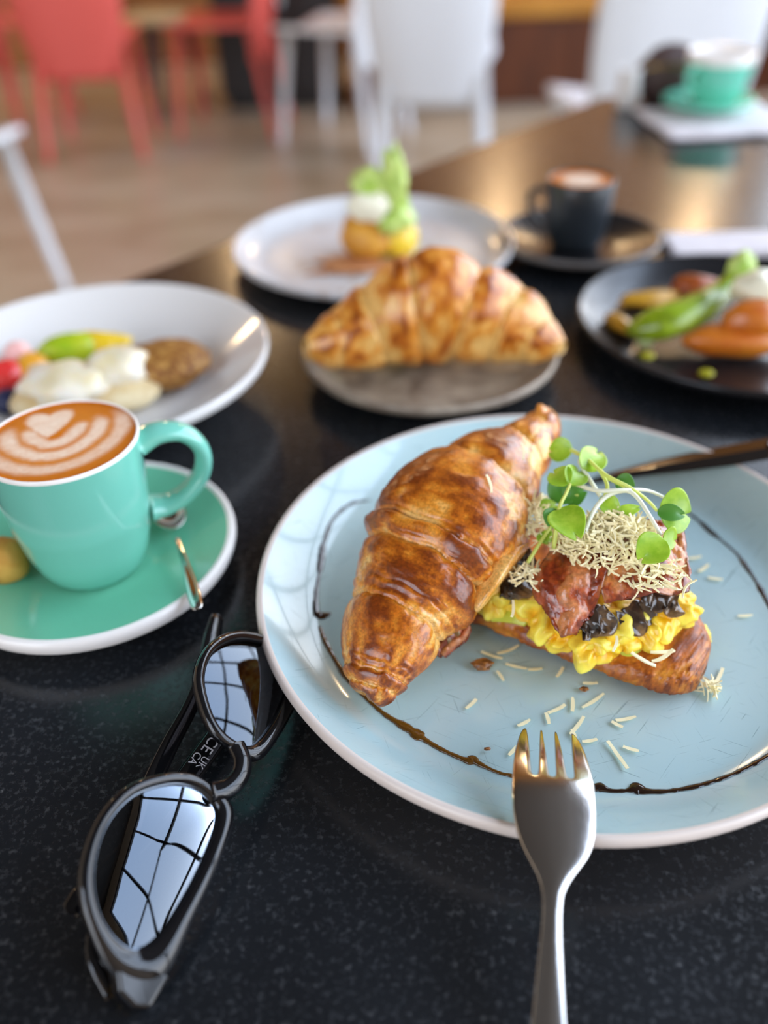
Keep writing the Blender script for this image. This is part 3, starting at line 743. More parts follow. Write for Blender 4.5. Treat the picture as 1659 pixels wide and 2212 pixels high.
# ------------------------------------------------------------------ sprouts
def leaf(name, c, d, nrm, L, Wd, m, parent, notch=0.18, cup=0.25):
    """a rounded seed leaf from its base c along d"""
    d = Vector(d).normalized(); nrm = Vector(nrm); s = d.cross(nrm).normalized(); n_ = s.cross(d).normalized(); nu, nv = 14, 13; V = []
    for i in range(nu):
        t = i / (nu - 1)
        w = Wd * math.sin(math.pi * min(1, t ** .8 * .93 + .045)) ** .7
        for j in range(nv):
            b = (j / (nv - 1) - .5) * 2
            ext = L * t - notch * L * (1 - abs(b)) ** 2 * max(0, t - .6) / .4
            V.append(Vector(c) + d * ext + s * (w * b) + n_ * (cup * w * b * b + .12 * L * math.sin(t * 2.4) - cup * .3 * L * t * t))
    o = world_mesh(name, V, grid_faces(nu, nv), m, parent); solid(o, .0005, 0); subsurf(o)
    return o

def sprout(label, stem, leaves, m_stem=None, r=.00085):
    P = catmull([at(*p) for p in stem], 26); base = Vector(P[0])
    t = empty('sprout', base); tag(t, label, 'sprout', 'sprouts on the filling')
    v, f = tube([Vector(p) for p in P], [r * (1.1 - .35 * i / 25) for i in range(26)], 8); world_mesh('stem', v, f, m_stem or M_stem, t)
    for (px, py, z, tx, ty, tz, wd, dark) in leaves:
        a, b = at(px, py, z), at(tx, ty, tz); d = b - a
        tocam = (Vector((0, 0, TZ + CAM_H)) - a).normalized()
        leaf('leaf', a, d, tocam + Vector((.15, 0, .3)), d.length * 1.12, wd * 1.22, M_leafdark if dark else M_leaf, t)
sprout('long arching sprout whose round leaf overhangs the end of the bacon', [(1234, 972, .070), (1268, 992, .075), (1308, 1026, .077), (1362, 1054, .076), (1400, 1082, .072), (1420, 1104, .069)], [(1424, 1100, .068, 1484, 1112, .064, .0080, 0), (1420, 1106, .069, 1474, 1112, .068, .0030, 1), (1236, 972, .070, 1190, 975, .066, .0048, 0)])
sprout('pale-stemmed sprout hanging its split leaf over the cheese', [(1262, 1152, .064), (1280, 1108, .069), (1308, 1074, .073), (1348, 1060, .075), (1374, 1072, .075), (1404, 1115, .073), (1428, 1156, .069)], [(1432, 1162, .069, 1386, 1208, .063, .0056, 0), (1432, 1158, .069, 1457, 1168, .066, .0040, 0)], M_stemw, .001)
sprout('upright sprout with a broad drooping leaf beside the croissant lid', [(1196, 1185, .055), (1208, 1100, .068), (1222, 1068, .071), (1232, 1045, .073)], [(1206, 1100, .068, 1246, 1160, .066, .0062, 0), (1204, 1100, .067, 1190, 1136, .062, .0042, 1), (1228, 1046, .073, 1196, 1022, .072, .0046, 0), (1230, 1046, .073, 1250, 1018, .072, .0046, 0)])
sprout('thin white sprout stem lying across the other sprouts', [(1240, 1044, .070), (1290, 1060, .074), (1350, 1058, .076), (1400, 1060, .072), (1446, 1080, .067)], [(1300, 1072, .071, 1330, 1112, .066, .0034, 0), (1325, 1112, .066, 1378, 1098, .068, .0022, 0)], M_stemw)
sprout('short sprout with a cupped leaf at the back of the filling', [(1297, 1072, .066), (1270, 1030, .072), (1252, 1000, .075), (1258, 984, .075)], [(1262, 1016, .074, 1290, 978, .074, .0052, 0)], M_stemw)
sprout('crossing sprout stem reaching towards the knife', [(1300, 1090, .068), (1312, 1050, .074), (1296, 1016, .075), (1316, 1034, .075), (1350, 1052, .072)], [(1330, 1036, .072, 1366, 1052, .070, .0034, 1)])
sprout('low dark-leaved sprout behind the cheese heap', [(1180, 1090, .054), (1215, 1072, .058), (1250, 1070, .060)], [(1190, 1080, .058, 1228, 1048, .060, .0056, 1), (1215, 1075, .058, 1262, 1060, .061, .0048, 1), (1170, 1110, .055, 1200, 1092, .057, .0042, 0)])
sprout('broken sprout stalk lying over the dark mushrooms', [(1140, 1215, .050), (1175, 1160, .056), (1205, 1118, .060)], [(1168, 1150, .055, 1185, 1172, .053, .0030, 0)])

# ------------------------------------------------------------------ balsamic drizzle on the blue plate
def drizzle(label, pts, m):
    """pts = (px, py, half width in metres)"""
    P = catmull([(*at(p[0], p[1], .0062), p[2]) for p in pts], len(pts) * 10); n = len(P); V = []
    for i in range(n):
        t = Vector(P[min(i + 1, n - 1)][:3] - P[max(i - 1, 0)][:3]).normalized(); s = Vector((t.y, -t.x, 0)); c = Vector(P[i][:3])
        w = max(.0002, 1.3 * P[i][3] * (1 + .35 * nz(c, 260, 7, 3)))
        for b, h in ((-1, -.0006), (-.75, .45), (-.3, .8), (.3, .8), (.75, .45), (1, -.0006)):
            V.append(c + s * (w * b) + Vector((0, 0, (h * min(w, .0016) * .55 if h > 0 else h))))
    # sit on the well: follow its rise beyond the flat part
    for q in V:
        r = math.hypot(q.x - BP.x, q.y - BP.y)
        if r > .104: q.z += (.024 - .006) * ((r - .104) / (.1323 - .104)) ** 1.5
    f = grid_faces(n, 6); f.append(tuple(range(6))); f.append(tuple((n - 1) * 6 + k for k in (5, 4, 3, 2, 1, 0)))
    o = world_mesh('balsamic_drizzle', V, f, m); tag(o, label, 'sauce', 'strokes of balsamic on the blue plate')
drizzle('dark balsamic stroke curving past the croissant to a pointed blob', [(800, 1092, .0004), (760, 1108, .0006), (722, 1142, .0007), (702, 1185, .0008), (696, 1214, .0016), (690, 1250, .0008), (684, 1290, .0009), (684, 1325, .0014), (690, 1332, .0022), (700, 1331, .0018), (714, 1324, .0006)], M_bals)
drizzle('brown balsamic stroke running under the croissant tip', [(692, 1358, .0007), (702, 1385, .0009), (722, 1422, .0009), (748, 1462, .0011), (770, 1486, .0008), (800, 1516, .0007), (836, 1546, .0010), (880, 1572, .0015), (904, 1588, .0024), (918, 1598, .0012), (960, 1622, .0008), (1008, 1642, .0010), (1022, 1640, .0016), (1036, 1650, .0009), (1075, 1668, .0007), (1108, 1676, .0006)], M_balsthin)
drizzle('thick dark balsamic stroke with beads beside the fork', [(1180, 1690, .0008), (1230, 1698, .0009), (1275, 1702, .0014), (1295, 1700, .0017), (1320, 1708, .0008), (1352, 1708, .0009), (1376, 1704, .0024), (1398, 1710, .0015), (1440, 1712, .0009), (1500, 1704, .0010), (1570, 1684, .0009), (1620, 1662, .0009), (1662, 1638, .0010), (1740, 1580, .0009), (1800, 1500, .0008)], M_bals)
drizzle('thin broken balsamic stroke on the far side of the filling', [(1478, 1100, .0005), (1510, 1125, .0007), (1535, 1148, .0013), (1560, 1168, .0006), (1592, 1196, .0006), (1608, 1218, .0011), (1630, 1250, .0008), (1648, 1280, .0012), (1664, 1312, .0007), (1700, 1390, .0006)], M_bals)

# ------------------------------------------------------------------ cutlery
def fork():
    Z = lambda y: float(np.interp(y, [130, 200, 300, 400, 470, 560, 640, 800, 950, 1100, 1300, 1500, 1900, 2212, 3400], [.0180, .0212, .0248, .0275, .0289, .0301, .0306, .0306, .0302, .0294, .0272, .0240, .0182, .0142, .0022]))
    rows = [(133, [240, 254, 350, 366, 452, 466, 570, 580]), (160, [215, 262, 348, 371, 450, 474, 569, 608]), (200, [195, 270, 346, 378, 452, 490, 572, 645]), (300, [168, 280, 343, 395, 456, 515, 578, 690]), (400, [155, 287, 340, 408, 462, 532, 588, 715]), (462, [151, 293, 336, 414, 465, 543, 595, 731])]
    NT = len(rows)
    for y, a, b in ((480, 150, 735), (560, 147, 743), (640, 147, 748), (720, 151, 750), (800, 165, 748), (870, 182, 742), (940, 208, 725), (1010, 242, 700), (1080, 285, 652), (1140, 320, 605), (1200, 350, 560), (1270, 368, 520), (1350, 374, 502), (1500, 370, 496), (1700, 345, 502), (1950, 318, 515), (2212, 290, 528), (2600, 255, 560), (3000, 232, 590), (3300, 240, 590), (3400, 290, 545)):
        w = b - a; rows.append((y, [a + w * k for k in (0, .245, .315, .45, .535, .67, .755, 1)]))
    V = []; nc = 16
    for i, (y, e) in enumerate(rows):
        xs = []
        for k in range(4): xs += list(np.linspace(e[2 * k], e[2 * k + 1], 4))
        mid = (e[0] + e[7]) / 2; half = max(1, (e[7] - e[0]) / 2)
        sk = .10 * float(np.interp(y, [0, 900, 1300], [1.2, .8, 0]))
        for x in xs:
            yy = y + (x - mid) * sk; b = (x - mid) / half
            dish = -.0016 * b * b * float(np.interp(y, [100, 500, 900, 1200, 1400], [.3, 1, 1.2, .6, 0])) - .0007 * b * b * float(np.interp(y, [1200, 1500], [0, 1]))
            V.append(at(1060 + x / 3.293, 1540 + yy / 3.293, Z(y) + dish + .0006))
    F_ = []
    for i in range(len(rows) - 1):
        for j in range(nc - 1):
            if j % 4 == 3 and i < NT - 0 - 1 + 0: continue          # the slots between the tines
            F_.append((i * nc + j, i * nc + j + 1, (i + 1) * nc + j + 1, (i + 1) * nc + j))
    t = empty('fork', at(1192, 1800, .02)); tag(t, 'stainless steel fork resting its tines over the rim of the blue plate', 'fork')
    # handle, head and tines are one forged piece; the tines are told apart as parts
    cut = NT - 1
    def sub(name, faces):
        idx = sorted({i for f in faces for i in f}); mp = {a: b for b, a in enumerate(idx)}
        o = world_mesh(name, [V[i] for i in idx], [tuple(mp[i] for i in f) for f in faces], M_steel, t); solid(o, .0017, 0); subsurf(o, 2); return o
    neck = [y for y, e in rows].index(1350)
    sub('head', [f for f in F_ if f[0] // nc < neck]); sub('handle', [f for f in F_ if f[0] // nc >= neck - 1])
fork()

def knife():
    t = empty('knife', at(1560, 1000, .02)); tag(t, 'dark shiny steel knife laid across the far rim of the blue plate', 'knife')
    zz = lambda px: float(np.interp(px, [1240, 1620, 2100], [.0085, .0290, .052]))
    st = [(1246, 1046, 1050), (1290, 1028, 1044), (1340, 1014, 1036), (1420, 993, 1025), (1500, 975, 1016), (1580, 960, 1006), (1660, 946, 992)]
    V = []
    for px, a, b in st:
        p, q = at(px, a, zz(px)), at(px + 4, b, zz(px) - .0005); c = (p + q) / 2
        V += [p, c + Vector((0, 0, .0009)), q, c - Vector((0, 0, .0009))]
    f = grid_faces(len(st), 4, wrap_v=True); f += [(3, 2, 1, 0), tuple((len(st) - 1) * 4 + k for k in range(4))]
    mb = mat('dark_knife_steel', (0.16, 0.15, 0.15), 0.12, metal=1.0); o = world_mesh('blade', V, f, mb, t, smooth=False)
    b = o.modifiers.new('bevel', 'BEVEL'); b.width = .0004; b.segments = 2
    A, B = (V[-4] + V[-2]) / 2, at(2100, 866, zz(2100)); P = [A.lerp(B, k / 12) for k in range(13)]
    v, f = tube(P, [.0048, .0052, .0056, .006, .0063, .0066, .0068, .007, .0072, .0073, .0073, .007, .005], 14, (1, .5)); world_mesh('handle', v, f, mb, t)
knife()

def spoon():
    t = empty('teaspoon', at(380, 1180, .012)); tag(t, 'small polished teaspoon resting on the teal saucer behind the cup', 'spoon')
    c = at(366, 1112, .0145); d = (at(388, 1168, .0150) - c).normalized(); s = Vector((d.y, -d.x, 0)).normalized(); nu, nv = 16, 12; V = []
    for i in range(nu):
        r = i / (nu - 1)
        for j in range(nv):
            a = 2 * math.pi * j / nv; V.append(c + d * (.0135 * r * math.cos(a)) + s * (.0088 * r * math.sin(a) * (1 - .12 * math.cos(a))) + Vector((0, 0, -.0035 * (1 - r * r))))
    o = world_mesh('bowl', V, grid_faces(nu, nv, wrap_v=True), M_steel2, t); solid(o, .0009, 0); subsurf(o)
    hp = [(382, 1160, .0148), (392, 1190, .0165), (404, 1230, .0195), (414, 1266, .0215), (422, 1296, .0225), (428, 1318, .0228)]
    wd = [.0030, .0032, .0048, .0064, .0066, .0050]; V = []
    for (p, w) in zip(hp, wd):
        q = at(*p); V += [q - s * w * .5, q + Vector((0, 0, .0006)), q + s * w * .5]
    o = world_mesh('handle', V, grid_faces(len(hp), 3), M_steel2, t); solid(o, .0014, 0); subsurf(o, 2)
spoon()

def biscuit():
    c = at(22, 1238, .0085); rg = [(0.0001, 0), (.0075, 0), (.0098, .0015), (.0106, .006), (.0104, .011), (.0092, .0155), (.006, .0185), (.002, .0195), (.0001, .0196)]
    v, f = lathe(rg, 36); v = [Vector(p) * (1 + .05 * nz(p, 120, 2, 3)) + c for p in v]
    o = world_mesh('biscuit', v, f, M_cookie); tag(o, 'small golden biscuit beside the latte cup on the teal saucer', 'biscuit')
biscuit()

# ------------------------------------------------------------------ sunglasses
def closed_curve(pts, n):
    P = np.asarray(pts, float); k = len(P); out = []
    for t in np.linspace(0, k, n, endpoint=False):
        i = int(t); u = t - i; a, b, c, d = (P[(i + o) % k] for o in (-1, 0, 1, 2))
        out.append(0.5 * (2 * b + (c - a) * u + (2 * a - 5 * b + 4 * c - d) * u * u + (3 * b - 3 * c + d - a) * u ** 3))
    return np.array(out)

def sunglasses():
    U = Vector((.307, .952, 0)).normalized(); Wh = Vector((-U.y, U.x, 0)); th = math.radians(39)
    Vv = Wh * math.cos(th) + Vector((0, 0, math.sin(th))); N = -Wh * math.sin(th) + Vector((0, 0, math.cos(th)))
    O = Vector((-.0500, .1865, TZ + .0140))
    def L(x, y, z=0.0): return O + U * x + Vv * y + N * (z - 2.1 * x * x)
    t = empty('sunglasses', (O.x, O.y, TZ)); tag(t, 'folded black sunglasses with dark tinted lenses lying on the granite', 'sunglasses')
    hole = [(.0118, .0165), (.0155, .0095), (.029, .0062), (.047, .0058), (.0595, .0082), (.0632, .0150), (.0605, .0265), (.0520, .0365), (.0395, .0418), (.0270, .0400), (.0175, .0325), (.0125, .0245)]
    outer = [(.0082, .0165), (.0110, .0048), (.026, .0008), (.047, -.0010), (.0660, -.0022), (.0712, .0120), (.0648, .0285), (.0550, .0405), (.0395, .0462), (.0250, .0440), (.0145, .0352), (.0088, .0258)]
    hole = [(x, y * .94) for x, y in hole]; outer = [(x, y * .94) for x, y in outer]
    n = 96; Hc = closed_curve(hole, n); Oc = closed_curve(outer, n)
    for sg in (-1, 1):
        V = []
        for i in range(n):
            a, b = Hc[i], Oc[i]
            for fr, z in ((0.0, -.0016), (0.0, .0004), (.14, .0019), (.55, .0026), (.88, .0019), (1.0, .0004), (1.0, -.0014), (.8, -.0024), (.25, -.0024)):
                q = a + (b - a) * fr; V.append(L(sg * q[0], q[1], z))
        F_ = grid_faces(n, 9, wrap_v=True, wrap_u=True)
        world_mesh('rim', V, F_, M_acet, t)
        # tinted lens, gently domed
        c = Hc.mean(0); V = []; nr = 12
        for r in range(nr + 1):
            for i in range(n):
                q = c + (Hc[i] * 1.0 - c) * (r / nr); V.append(L(sg * q[0], q[1], .0012 - .0016 * (r / nr) ** 2))
        world_mesh('lens', V, grid_faces(nr + 1, n, wrap_v=True), M_lens, t)
        # pointed end piece at the brow
        e = [(.0640, -.0030), (.0740, -.0028), (.0758, .0015), (.0745, .0085), (.0695, .0135), (.0655, .0100)]
        k = len(e); V = [L(sg * x, y, .0020) for x, y in e] + [L(sg * x, y, -.0050) for x, y in e]
        F_ = [tuple(range(k)), tuple(range(2 * k - 1, k - 1, -1))] + [(i, k + i, k + (i + 1) % k, (i + 1) % k) for i in range(k)]
        o = world_mesh('end_piece', V, F_, M_acet, t, smooth=False); b = o.modifiers.new('bevel', 'BEVEL'); b.width = .0012; b.segments = 3
        # metal hinge behind it
        h = L(sg * .0715, .006, -.0078); v, f = tube([h - Vv * .0038, h + Vv * .0038], .0019, 12); world_mesh('hinge', v, f, M_gold, t)
    P = catmull([L(-.0105, .0150, .0010), L(-.006, .0105, .0022), L(0, .0088, .0026), L(.006, .0105, .0022), L(.0105, .0150, .0010)], 20)
    v, f = tube([Vector(p) for p in P], .0034, 14, (1.05, .75), up=N); world_mesh('bridge', v, f, M_acet, t)
    # folded temples lying behind the front
    H0 = L(-.0720, .006, -.0095)
    near = [H0, at(212, 2040, .0095), at(262, 1895, .0105), at(320, 1715, .0115), at(366, 1612, .0115), at(412, 1525, .0120), at(440, 1450, .0135), at(458, 1380, .0145), at(470, 1328, .0140)]
    v, f = tube([Vector(p) for p in catmull(near, 60)], [float(np.interp(i, [0, 8, 40, 52, 58, 59], [.0042, .0044, .0034, .0044, .0034, .0012])) for i in range(60)], 16, (.95, .45), up=N)
    world_mesh('temple', v, f, M_acet, t)
    H1 = L(.0720, .006, -.0095)
    far = [H1, at(560, 1452, .0045), at(505, 1540, .0055), at(425, 1652, .0065), at(330, 1780, .0070), at(240, 1880, .0085), at(185, 1935, .0100), at(150, 1975, .0105)]
    FP_ = catmull(far, 60)
    v, f = tube([Vector(p) for p in FP_], [float(np.interp(i, [0, 8, 40, 52, 58, 59], [.0046, .0052, .0042, .0046, .0036, .0014])) for i in range(60)], 16, (1, .34), up=Vector((.25, -.25, .93)))
    tm = world_mesh('temple', v, f, M_acet, t)
    # white certification print on the inner face of that temple
    def word(txt, along, size, m, line=None):
        cu = bpy.data.curves.new('print', 'FONT'); cu.body = txt; cu.size = size; cu.align_x = 'CENTER'; cu.align_y = 'CENTER'; cu.extrude = .00003
        if line: cu.space_line = line
        tmp = bpy.data.objects.new('print_tmp', cu); COL.objects.link(tmp); bpy.context.view_layer.update()
        me = bpy.data.meshes.new_from_object(tmp.evaluated_get(bpy.context.evaluated_depsgraph_get()))
        bpy.data.objects.remove(tmp, do_unlink=True); bpy.data.curves.remove(cu)
        a, b = at(505, 1540, .0055), at(425, 1652, .0065); rd = (b - a).normalized(); nn = Vector((.25, -.25, .93)); nn = (nn - rd * nn.dot(rd)).normalized(); upv = nn.cross(rd)
        c = a.lerp(b, along) + nn * .0021
        for vv in me.vertices: q = vv.co.copy(); vv.co = c + rd * q.x + upv * q.y + nn * q.z - wloc(t)
        me.materials.clear(); me.materials.append(m)
        o = bpy.data.objects.new('printed_mark', me); COL.objects.link(o); o.parent = tm; o['label'] = 'white printed letters on the temple'
    word('AN', .18, .0040, M_printdim); word('Y', .42, .0034, M_printdim)
    word('CE', .68, .0064, M_print); word('UK\nCA', .97, .0042, M_print, .8)
sunglasses()

# ------------------------------------------------------------------ breakfast in the white bowl
M_yolk = mat('egg_yolk_sauce', lin(232, 196, 40), 0.25, coat=0.4); M_eggw = noise_color(mat('poached_egg_white', lin(226, 222, 212), 0.3, coat=0.2, sss=0.2), [lin(222, 206, 160), lin(232, 228, 220)], 60, 3)
M_frit = bump(noise_color(mat('seeded_fritter', (.4, .2, .06), 0.55), [lin(92, 52, 14), lin(144, 92, 34), lin(196, 152, 78)], 260, 4), 300, .6, .002)
M_muffin = noise_color(mat('muffin_bread', lin(232, 214, 168), 0.6), [lin(206, 172, 110), lin(238, 224, 186)], 60, 4)
M_straw = noise_color(mat('strawberry', lin(196, 24, 28), 0.25, coat=0.3), [lin(200, 22, 26), lin(226, 70, 66)], 200, 3)
M_strawcut = mat('strawberry_cut', lin(244, 190, 184), 0.4); M_bluebr = mat('blueberry', lin(34, 38, 72), 0.45)
M_green = noise_color(mat('avocado_green', (.3, .5, .05), 0.35), [lin(130, 172, 20), lin(196, 200, 40)], 50, 3); M_orange = mat('orange_fruit', lin(226, 160, 46), 0.35, coat=.2)
def food(name, label, cat, px, py, z, size, m, seed=1.0, amp=.15, freq=1.4, rz=0.0, group=None, sub=3, flat=None):
    return tag(blob(name, at(px, py, z), size, m, seed=seed, amp=amp, freq=freq, rz=rz, sub=sub, flat_below=flat), label, cat, group)
food('fritter', 'round brown seeded fritter at the side of the white bowl', 'fritter', 352, 786, .021, (.032, .026, .013), M_frit, 2, .10, sub=4)
food('english_muffin', 'pale toasted muffin half under the white egg in the bowl', 'bread', 262, 842, .016, (.026, .022, .010), M_muffin, 5, .06)
food('poached_egg', 'white poached egg with yellow streaks next to the fritter', 'egg', 252, 794, .029, (.022, .017, .012), M_eggw, 7, .22, 1.8, .4)
food('english_muffin', 'pale muffin half beside the berries in the bowl', 'bread', 110, 862, .014, (.026, .022, .010), M_muffin, 6, .06)
food('poached_egg', 'white poached egg lying beside the berries in the bowl', 'egg', 140, 828, .026, (.028, .019, .013), M_eggw, 9, .2, 1.6, -.2)
food('avocado_wedge', 'green avocado wedge behind the white eggs in the bowl', 'avocado', 150, 758, .020, (.024, .010, .012), M_green, 3, .12, rz=.3)
food('egg_yolk', 'yellow yolk spilling behind the white egg in the bowl', 'egg', 215, 745, .020, (.022, .009, .010), M_yolk, 4, .2, rz=.05)
food('orange_segment', 'orange fruit segment between the strawberries and the avocado', 'fruit', 70, 800, .017, (.012, .016, .011), M_orange, 8, .12)
food('strawberry', 'red cut strawberry at the edge of the white bowl', 'strawberry', 12, 815, .018, (.014, .012, .012), M_straw, 2, .08)
food('strawberry', 'pink inside of a sliced strawberry beside the orange segment', 'strawberry', 40, 768, .019, (.010, .008, .010), M_strawcut, 3, .1)
food('blueberry', 'dark blueberry in front of the red strawberry', 'blueberry', 18, 868, .013, (.0095, .0095, .0085), M_bluebr, 2, .04, group='blueberries in the bowl')
food('blueberry', 'dark blueberry against the muffin half beside the strawberry', 'blueberry', 58, 874, .013, (.0085, .0085, .008), M_bluebr, 4, .04, group='blueberries in the bowl')

# ------------------------------------------------------------------ stack on the white plate
M_toastfar = noise_color(mat('toast_far', (.6, .35, .1), 0.5), [lin(186, 120, 34), lin(222, 166, 60)], 60, 4); M_smear = noise_color(mat('brown_sauce', (.4, .2, .08), 0.4), [lin(178, 116, 72), lin(206, 150, 110)], 40, 4)
M_lett = noise_color(mat('lettuce', lin(178, 204, 92), 0.4), [lin(150, 188, 70), lin(206, 220, 132)], 60, 3); M_cream = mat('white_cheese', lin(232, 230, 206), 0.4)
M_herb = mat('dark_herb', lin(84, 126, 36), 0.45)
food('sauce_smear', 'thin brown sauce smeared over the white speckled plate', 'sauce', 790, 565, .0065, (.042, .022, .0022), M_smear, 3, .55, 1.4, .2, sub=4)
food('toast', 'golden toasted slice at the base of the stack on the white plate', 'toast', 800, 508, .024, (.026, .022, .020), M_toastfar, 4, .12)
food('scrambled_egg', 'bright yellow egg on the open side of the far stack', 'egg', 862, 512, .022, (.016, .018, .018), M_yolk, 6, .2)
food('herb_sprig', 'dark green herb lying at the foot of the far stack', 'herb', 815, 548, .010, (.018, .007, .004), M_herb, 6, .3)
food('cheese_crumble', 'white crumbled cheese heaped on the far stack', 'cheese', 800, 442, .054, (.020, .016, .014), M_cream, 3, .25)
food('lettuce_leaf', 'pale green leaves crowning the stack on the white plate', 'lettuce', 850, 405, .066, (.012, .014, .030), M_lett, 3, .4, 1.8, sub=4)
food('lettuce_leaf', 'green leaf tucked between the cheese and the yellow egg', 'lettuce', 850, 470, .042, (.017, .016, .012), M_lett, 8, .3, 1.6)
food('lettuce_leaf', 'curled pale leaf behind the white cheese of the far stack', 'lettuce', 800, 404, .068, (.014, .008, .016), M_lett, 5, .35, 1.8)

# ------------------------------------------------------------------ food on the black plate
M_pep = noise_color(mat('green_pepper', lin(132, 156, 24), 0.25, coat=0.3), [lin(96, 112, 16), lin(138, 166, 26), lin(150, 178, 46)], 45, 3)
M_salm = noise_color(mat('orange_slice', lin(200, 112, 28), 0.35, coat=0.2), [lin(188, 92, 22), lin(216, 132, 36)], 50, 3)
def pepper():
    P = catmull([at(1352, 712, .016), at(1395, 705, .020), at(1450, 690, .024), at(1510, 665, .027), at(1555, 630, .032), at(1590, 590, .040), at(1602, 566, .045)], 40)
    v, f = tube([Vector(p) for p in P], [float(np.interp(i, [0, 3, 10, 20, 27, 33, 39], [.002, .009, .0150, .0135, .0080, .0042, .0030])) for i in range(40)], 20, (1, .75))
    t = empty('green_pepper', Vector(P[10]) - Vector((0, 0, .012))); tag(t, 'long green roasted pepper with its stalk raised on the black plate', 'pepper')
    world_mesh('flesh', [v[i] for i in range(34 * 20)], grid_faces(34, 20, wrap_v=True), M_pep, t)
    world_mesh('stalk', v[33 * 20:], grid_faces(7, 20, wrap_v=True) + [tuple(6 * 20 + k for k in range(20))], M_lett, t)
pepper()
food('salmon_slice', 'thick orange slice lying in front on the black plate', 'salmon', 1585, 735, .017, (.036, .014, .011), M_salm, 3, .15, rz=-.12)
food('salmon_slice', 'orange piece stacked under the pale leaves on the black plate', 'salmon', 1628, 690, .030, (.020, .014, .013), M_salm, 7, .15)
food('tomato_piece', 'dark red piece behind the green pepper', 'tomato', 1500, 618, .014, (.018, .010, .009), mat('tomato_red', lin(150, 70, 18), .35), 4, .15)
food('pickle_piece', 'yellow pickled piece behind the tip of the green pepper', 'pickle', 1400, 645, .010, (.024, .008, .005), mat('yellow_sauce', lin(196, 146, 34), .35), 4, .3, rz=.25)
food('pickle_piece', 'yellow curved strip at the rim of the black plate', 'pickle', 1340, 700, .010, (.007, .016, .005), mat('yellow_sauce_dark', lin(190, 140, 40), .35), 5, .3, rz=.35)
food('lettuce_leaf', 'pale green leaf standing beside the raised pepper stalk', 'lettuce', 1600, 585, .042, (.010, .007, .014), M_lett, 5, .3)
food('cheese_crumble', 'white and green crumble on the orange piece', 'cheese', 1640, 622, .044, (.018, .013, .011), M_cream, 5, .35)
for px, py in ((1398, 768), (1526, 806)):
    food('sauce_drop', 'yellow-green drop of sauce near the rim of the black plate', 'sauce', px, py, .0085, (.0052, .0045, .0022), mat('sauce_drop', lin(176, 172, 36), .3), px * .01, .08, group='sauce drops on the black plate')
food('sauce_drop', 'pale drop of sauce at the tip of the green pepper', 'sauce', 1394, 738, .010, (.006, .005, .004), mat('pale_sauce', lin(176, 192, 130), .3), 5, .08)

# ------------------------------------------------------------------ things at the far side of the table
M_nap = mat('paper_napkin', lin(226, 220, 224), 0.8)
def napkin(name, label, c, sx, sy, rz, h, layers, seed, amp):
    t = empty(name, (c[0], c[1], TZ), rz); tag(t, label, 'napkin'); n = 18
    for k in range(layers):
        V = []
        for i in range(n):
            for j in range(n):
                x, y = (i / (n - 1) - .5) * sx, (j / (n - 1) - .5) * sy
                V.append((x, y, .0006 + k * h / layers + amp * (.5 + .5 * nz((x * 30, y * 30, k), 1, seed, 3))))
        o = mesh('paper_layer', V, grid_faces(n, n), M_nap, t); solid(o, max(.0008, h / layers * .7), 1)
napkin('napkin', 'folded white paper napkin behind the black plate', (.318, .735), .125, .050, -.03, .006, 3, 3, .0012)
napkin('napkin', 'crumpled white napkin under the mint green cup', (.440, 1.160), .17, .15, .05, .004, 2, 6, .006)
M_mint = mat('mint_glaze', lin(110, 206, 180), 0.15, coat=.3)
def mint_cup():
    t = plate('saucer', 'mint green saucer standing on the crumpled napkin', (.440, 1.200), .058, .012, .030, .036, M_mint, M_mint, M_mint, base=.004, curve=1.3, seg=64); t.location.z = TZ + .0125
    c = empty('coffee_cup', (.447, 1.200, TZ + .0168)); tag(c, 'wide mint green cup with a white rim on a mint saucer', 'cup')
    H, R = .062, .0415
    v, f = lathe([(.0001, .001), (.024, 0), (.028, .002), (.033, .014), (.038, .035), (R, H * .80)], 64); mesh('body', v, f, M_mint, c)
    v, f = lathe([(R, H * .80), (R + .0008, H - .001), (R, H), (R - .003, H - .001), (R - .006, H * .6), (.03, .012), (.0001, .010)], 64); mesh('lining', v, f, M_cuprim, c)
    az = math.radians(-150); P = catmull(handle_path((0, 0, 0), az, 0, [(.039, .046), (.050, .048), (.057, .039), (.050, .024), (.035, .020)]), 20)
    v, f = tube(P, .0042, 10, (.75, 1), up=Vector((-math.sin(az), math.cos(az), 0))); mesh('handle', v, f, M_mint, c)
mint_cup()
def jug():
    c = empty('milk_jug', (.350, 1.262, TZ)); tag(c, 'small white milk jug left of the mint cup', 'jug'); c['label'] = 'small white milk jug beside the mint green cup'
    v, f = lathe([(.0001, .001), (.011, 0), (.0145, .004), (.0165, .016), (.0150, .032), (.0135, .042), (.0150, .050), (.0135, .050), (.012, .042), (.0135, .03), (.0001, .006)], 40); mesh('body', v, f, M_white, c)
    P = catmull([(0, -.014, .040), (0, -.024, .041), (0, -.027, .030), (0, -.022, .018), (0, -.015, .016)], 14); v, f = tube(P, .0022, 8, up=Vector((1, 0, 0))); mesh('handle', v, f, M_white, c)
jug()
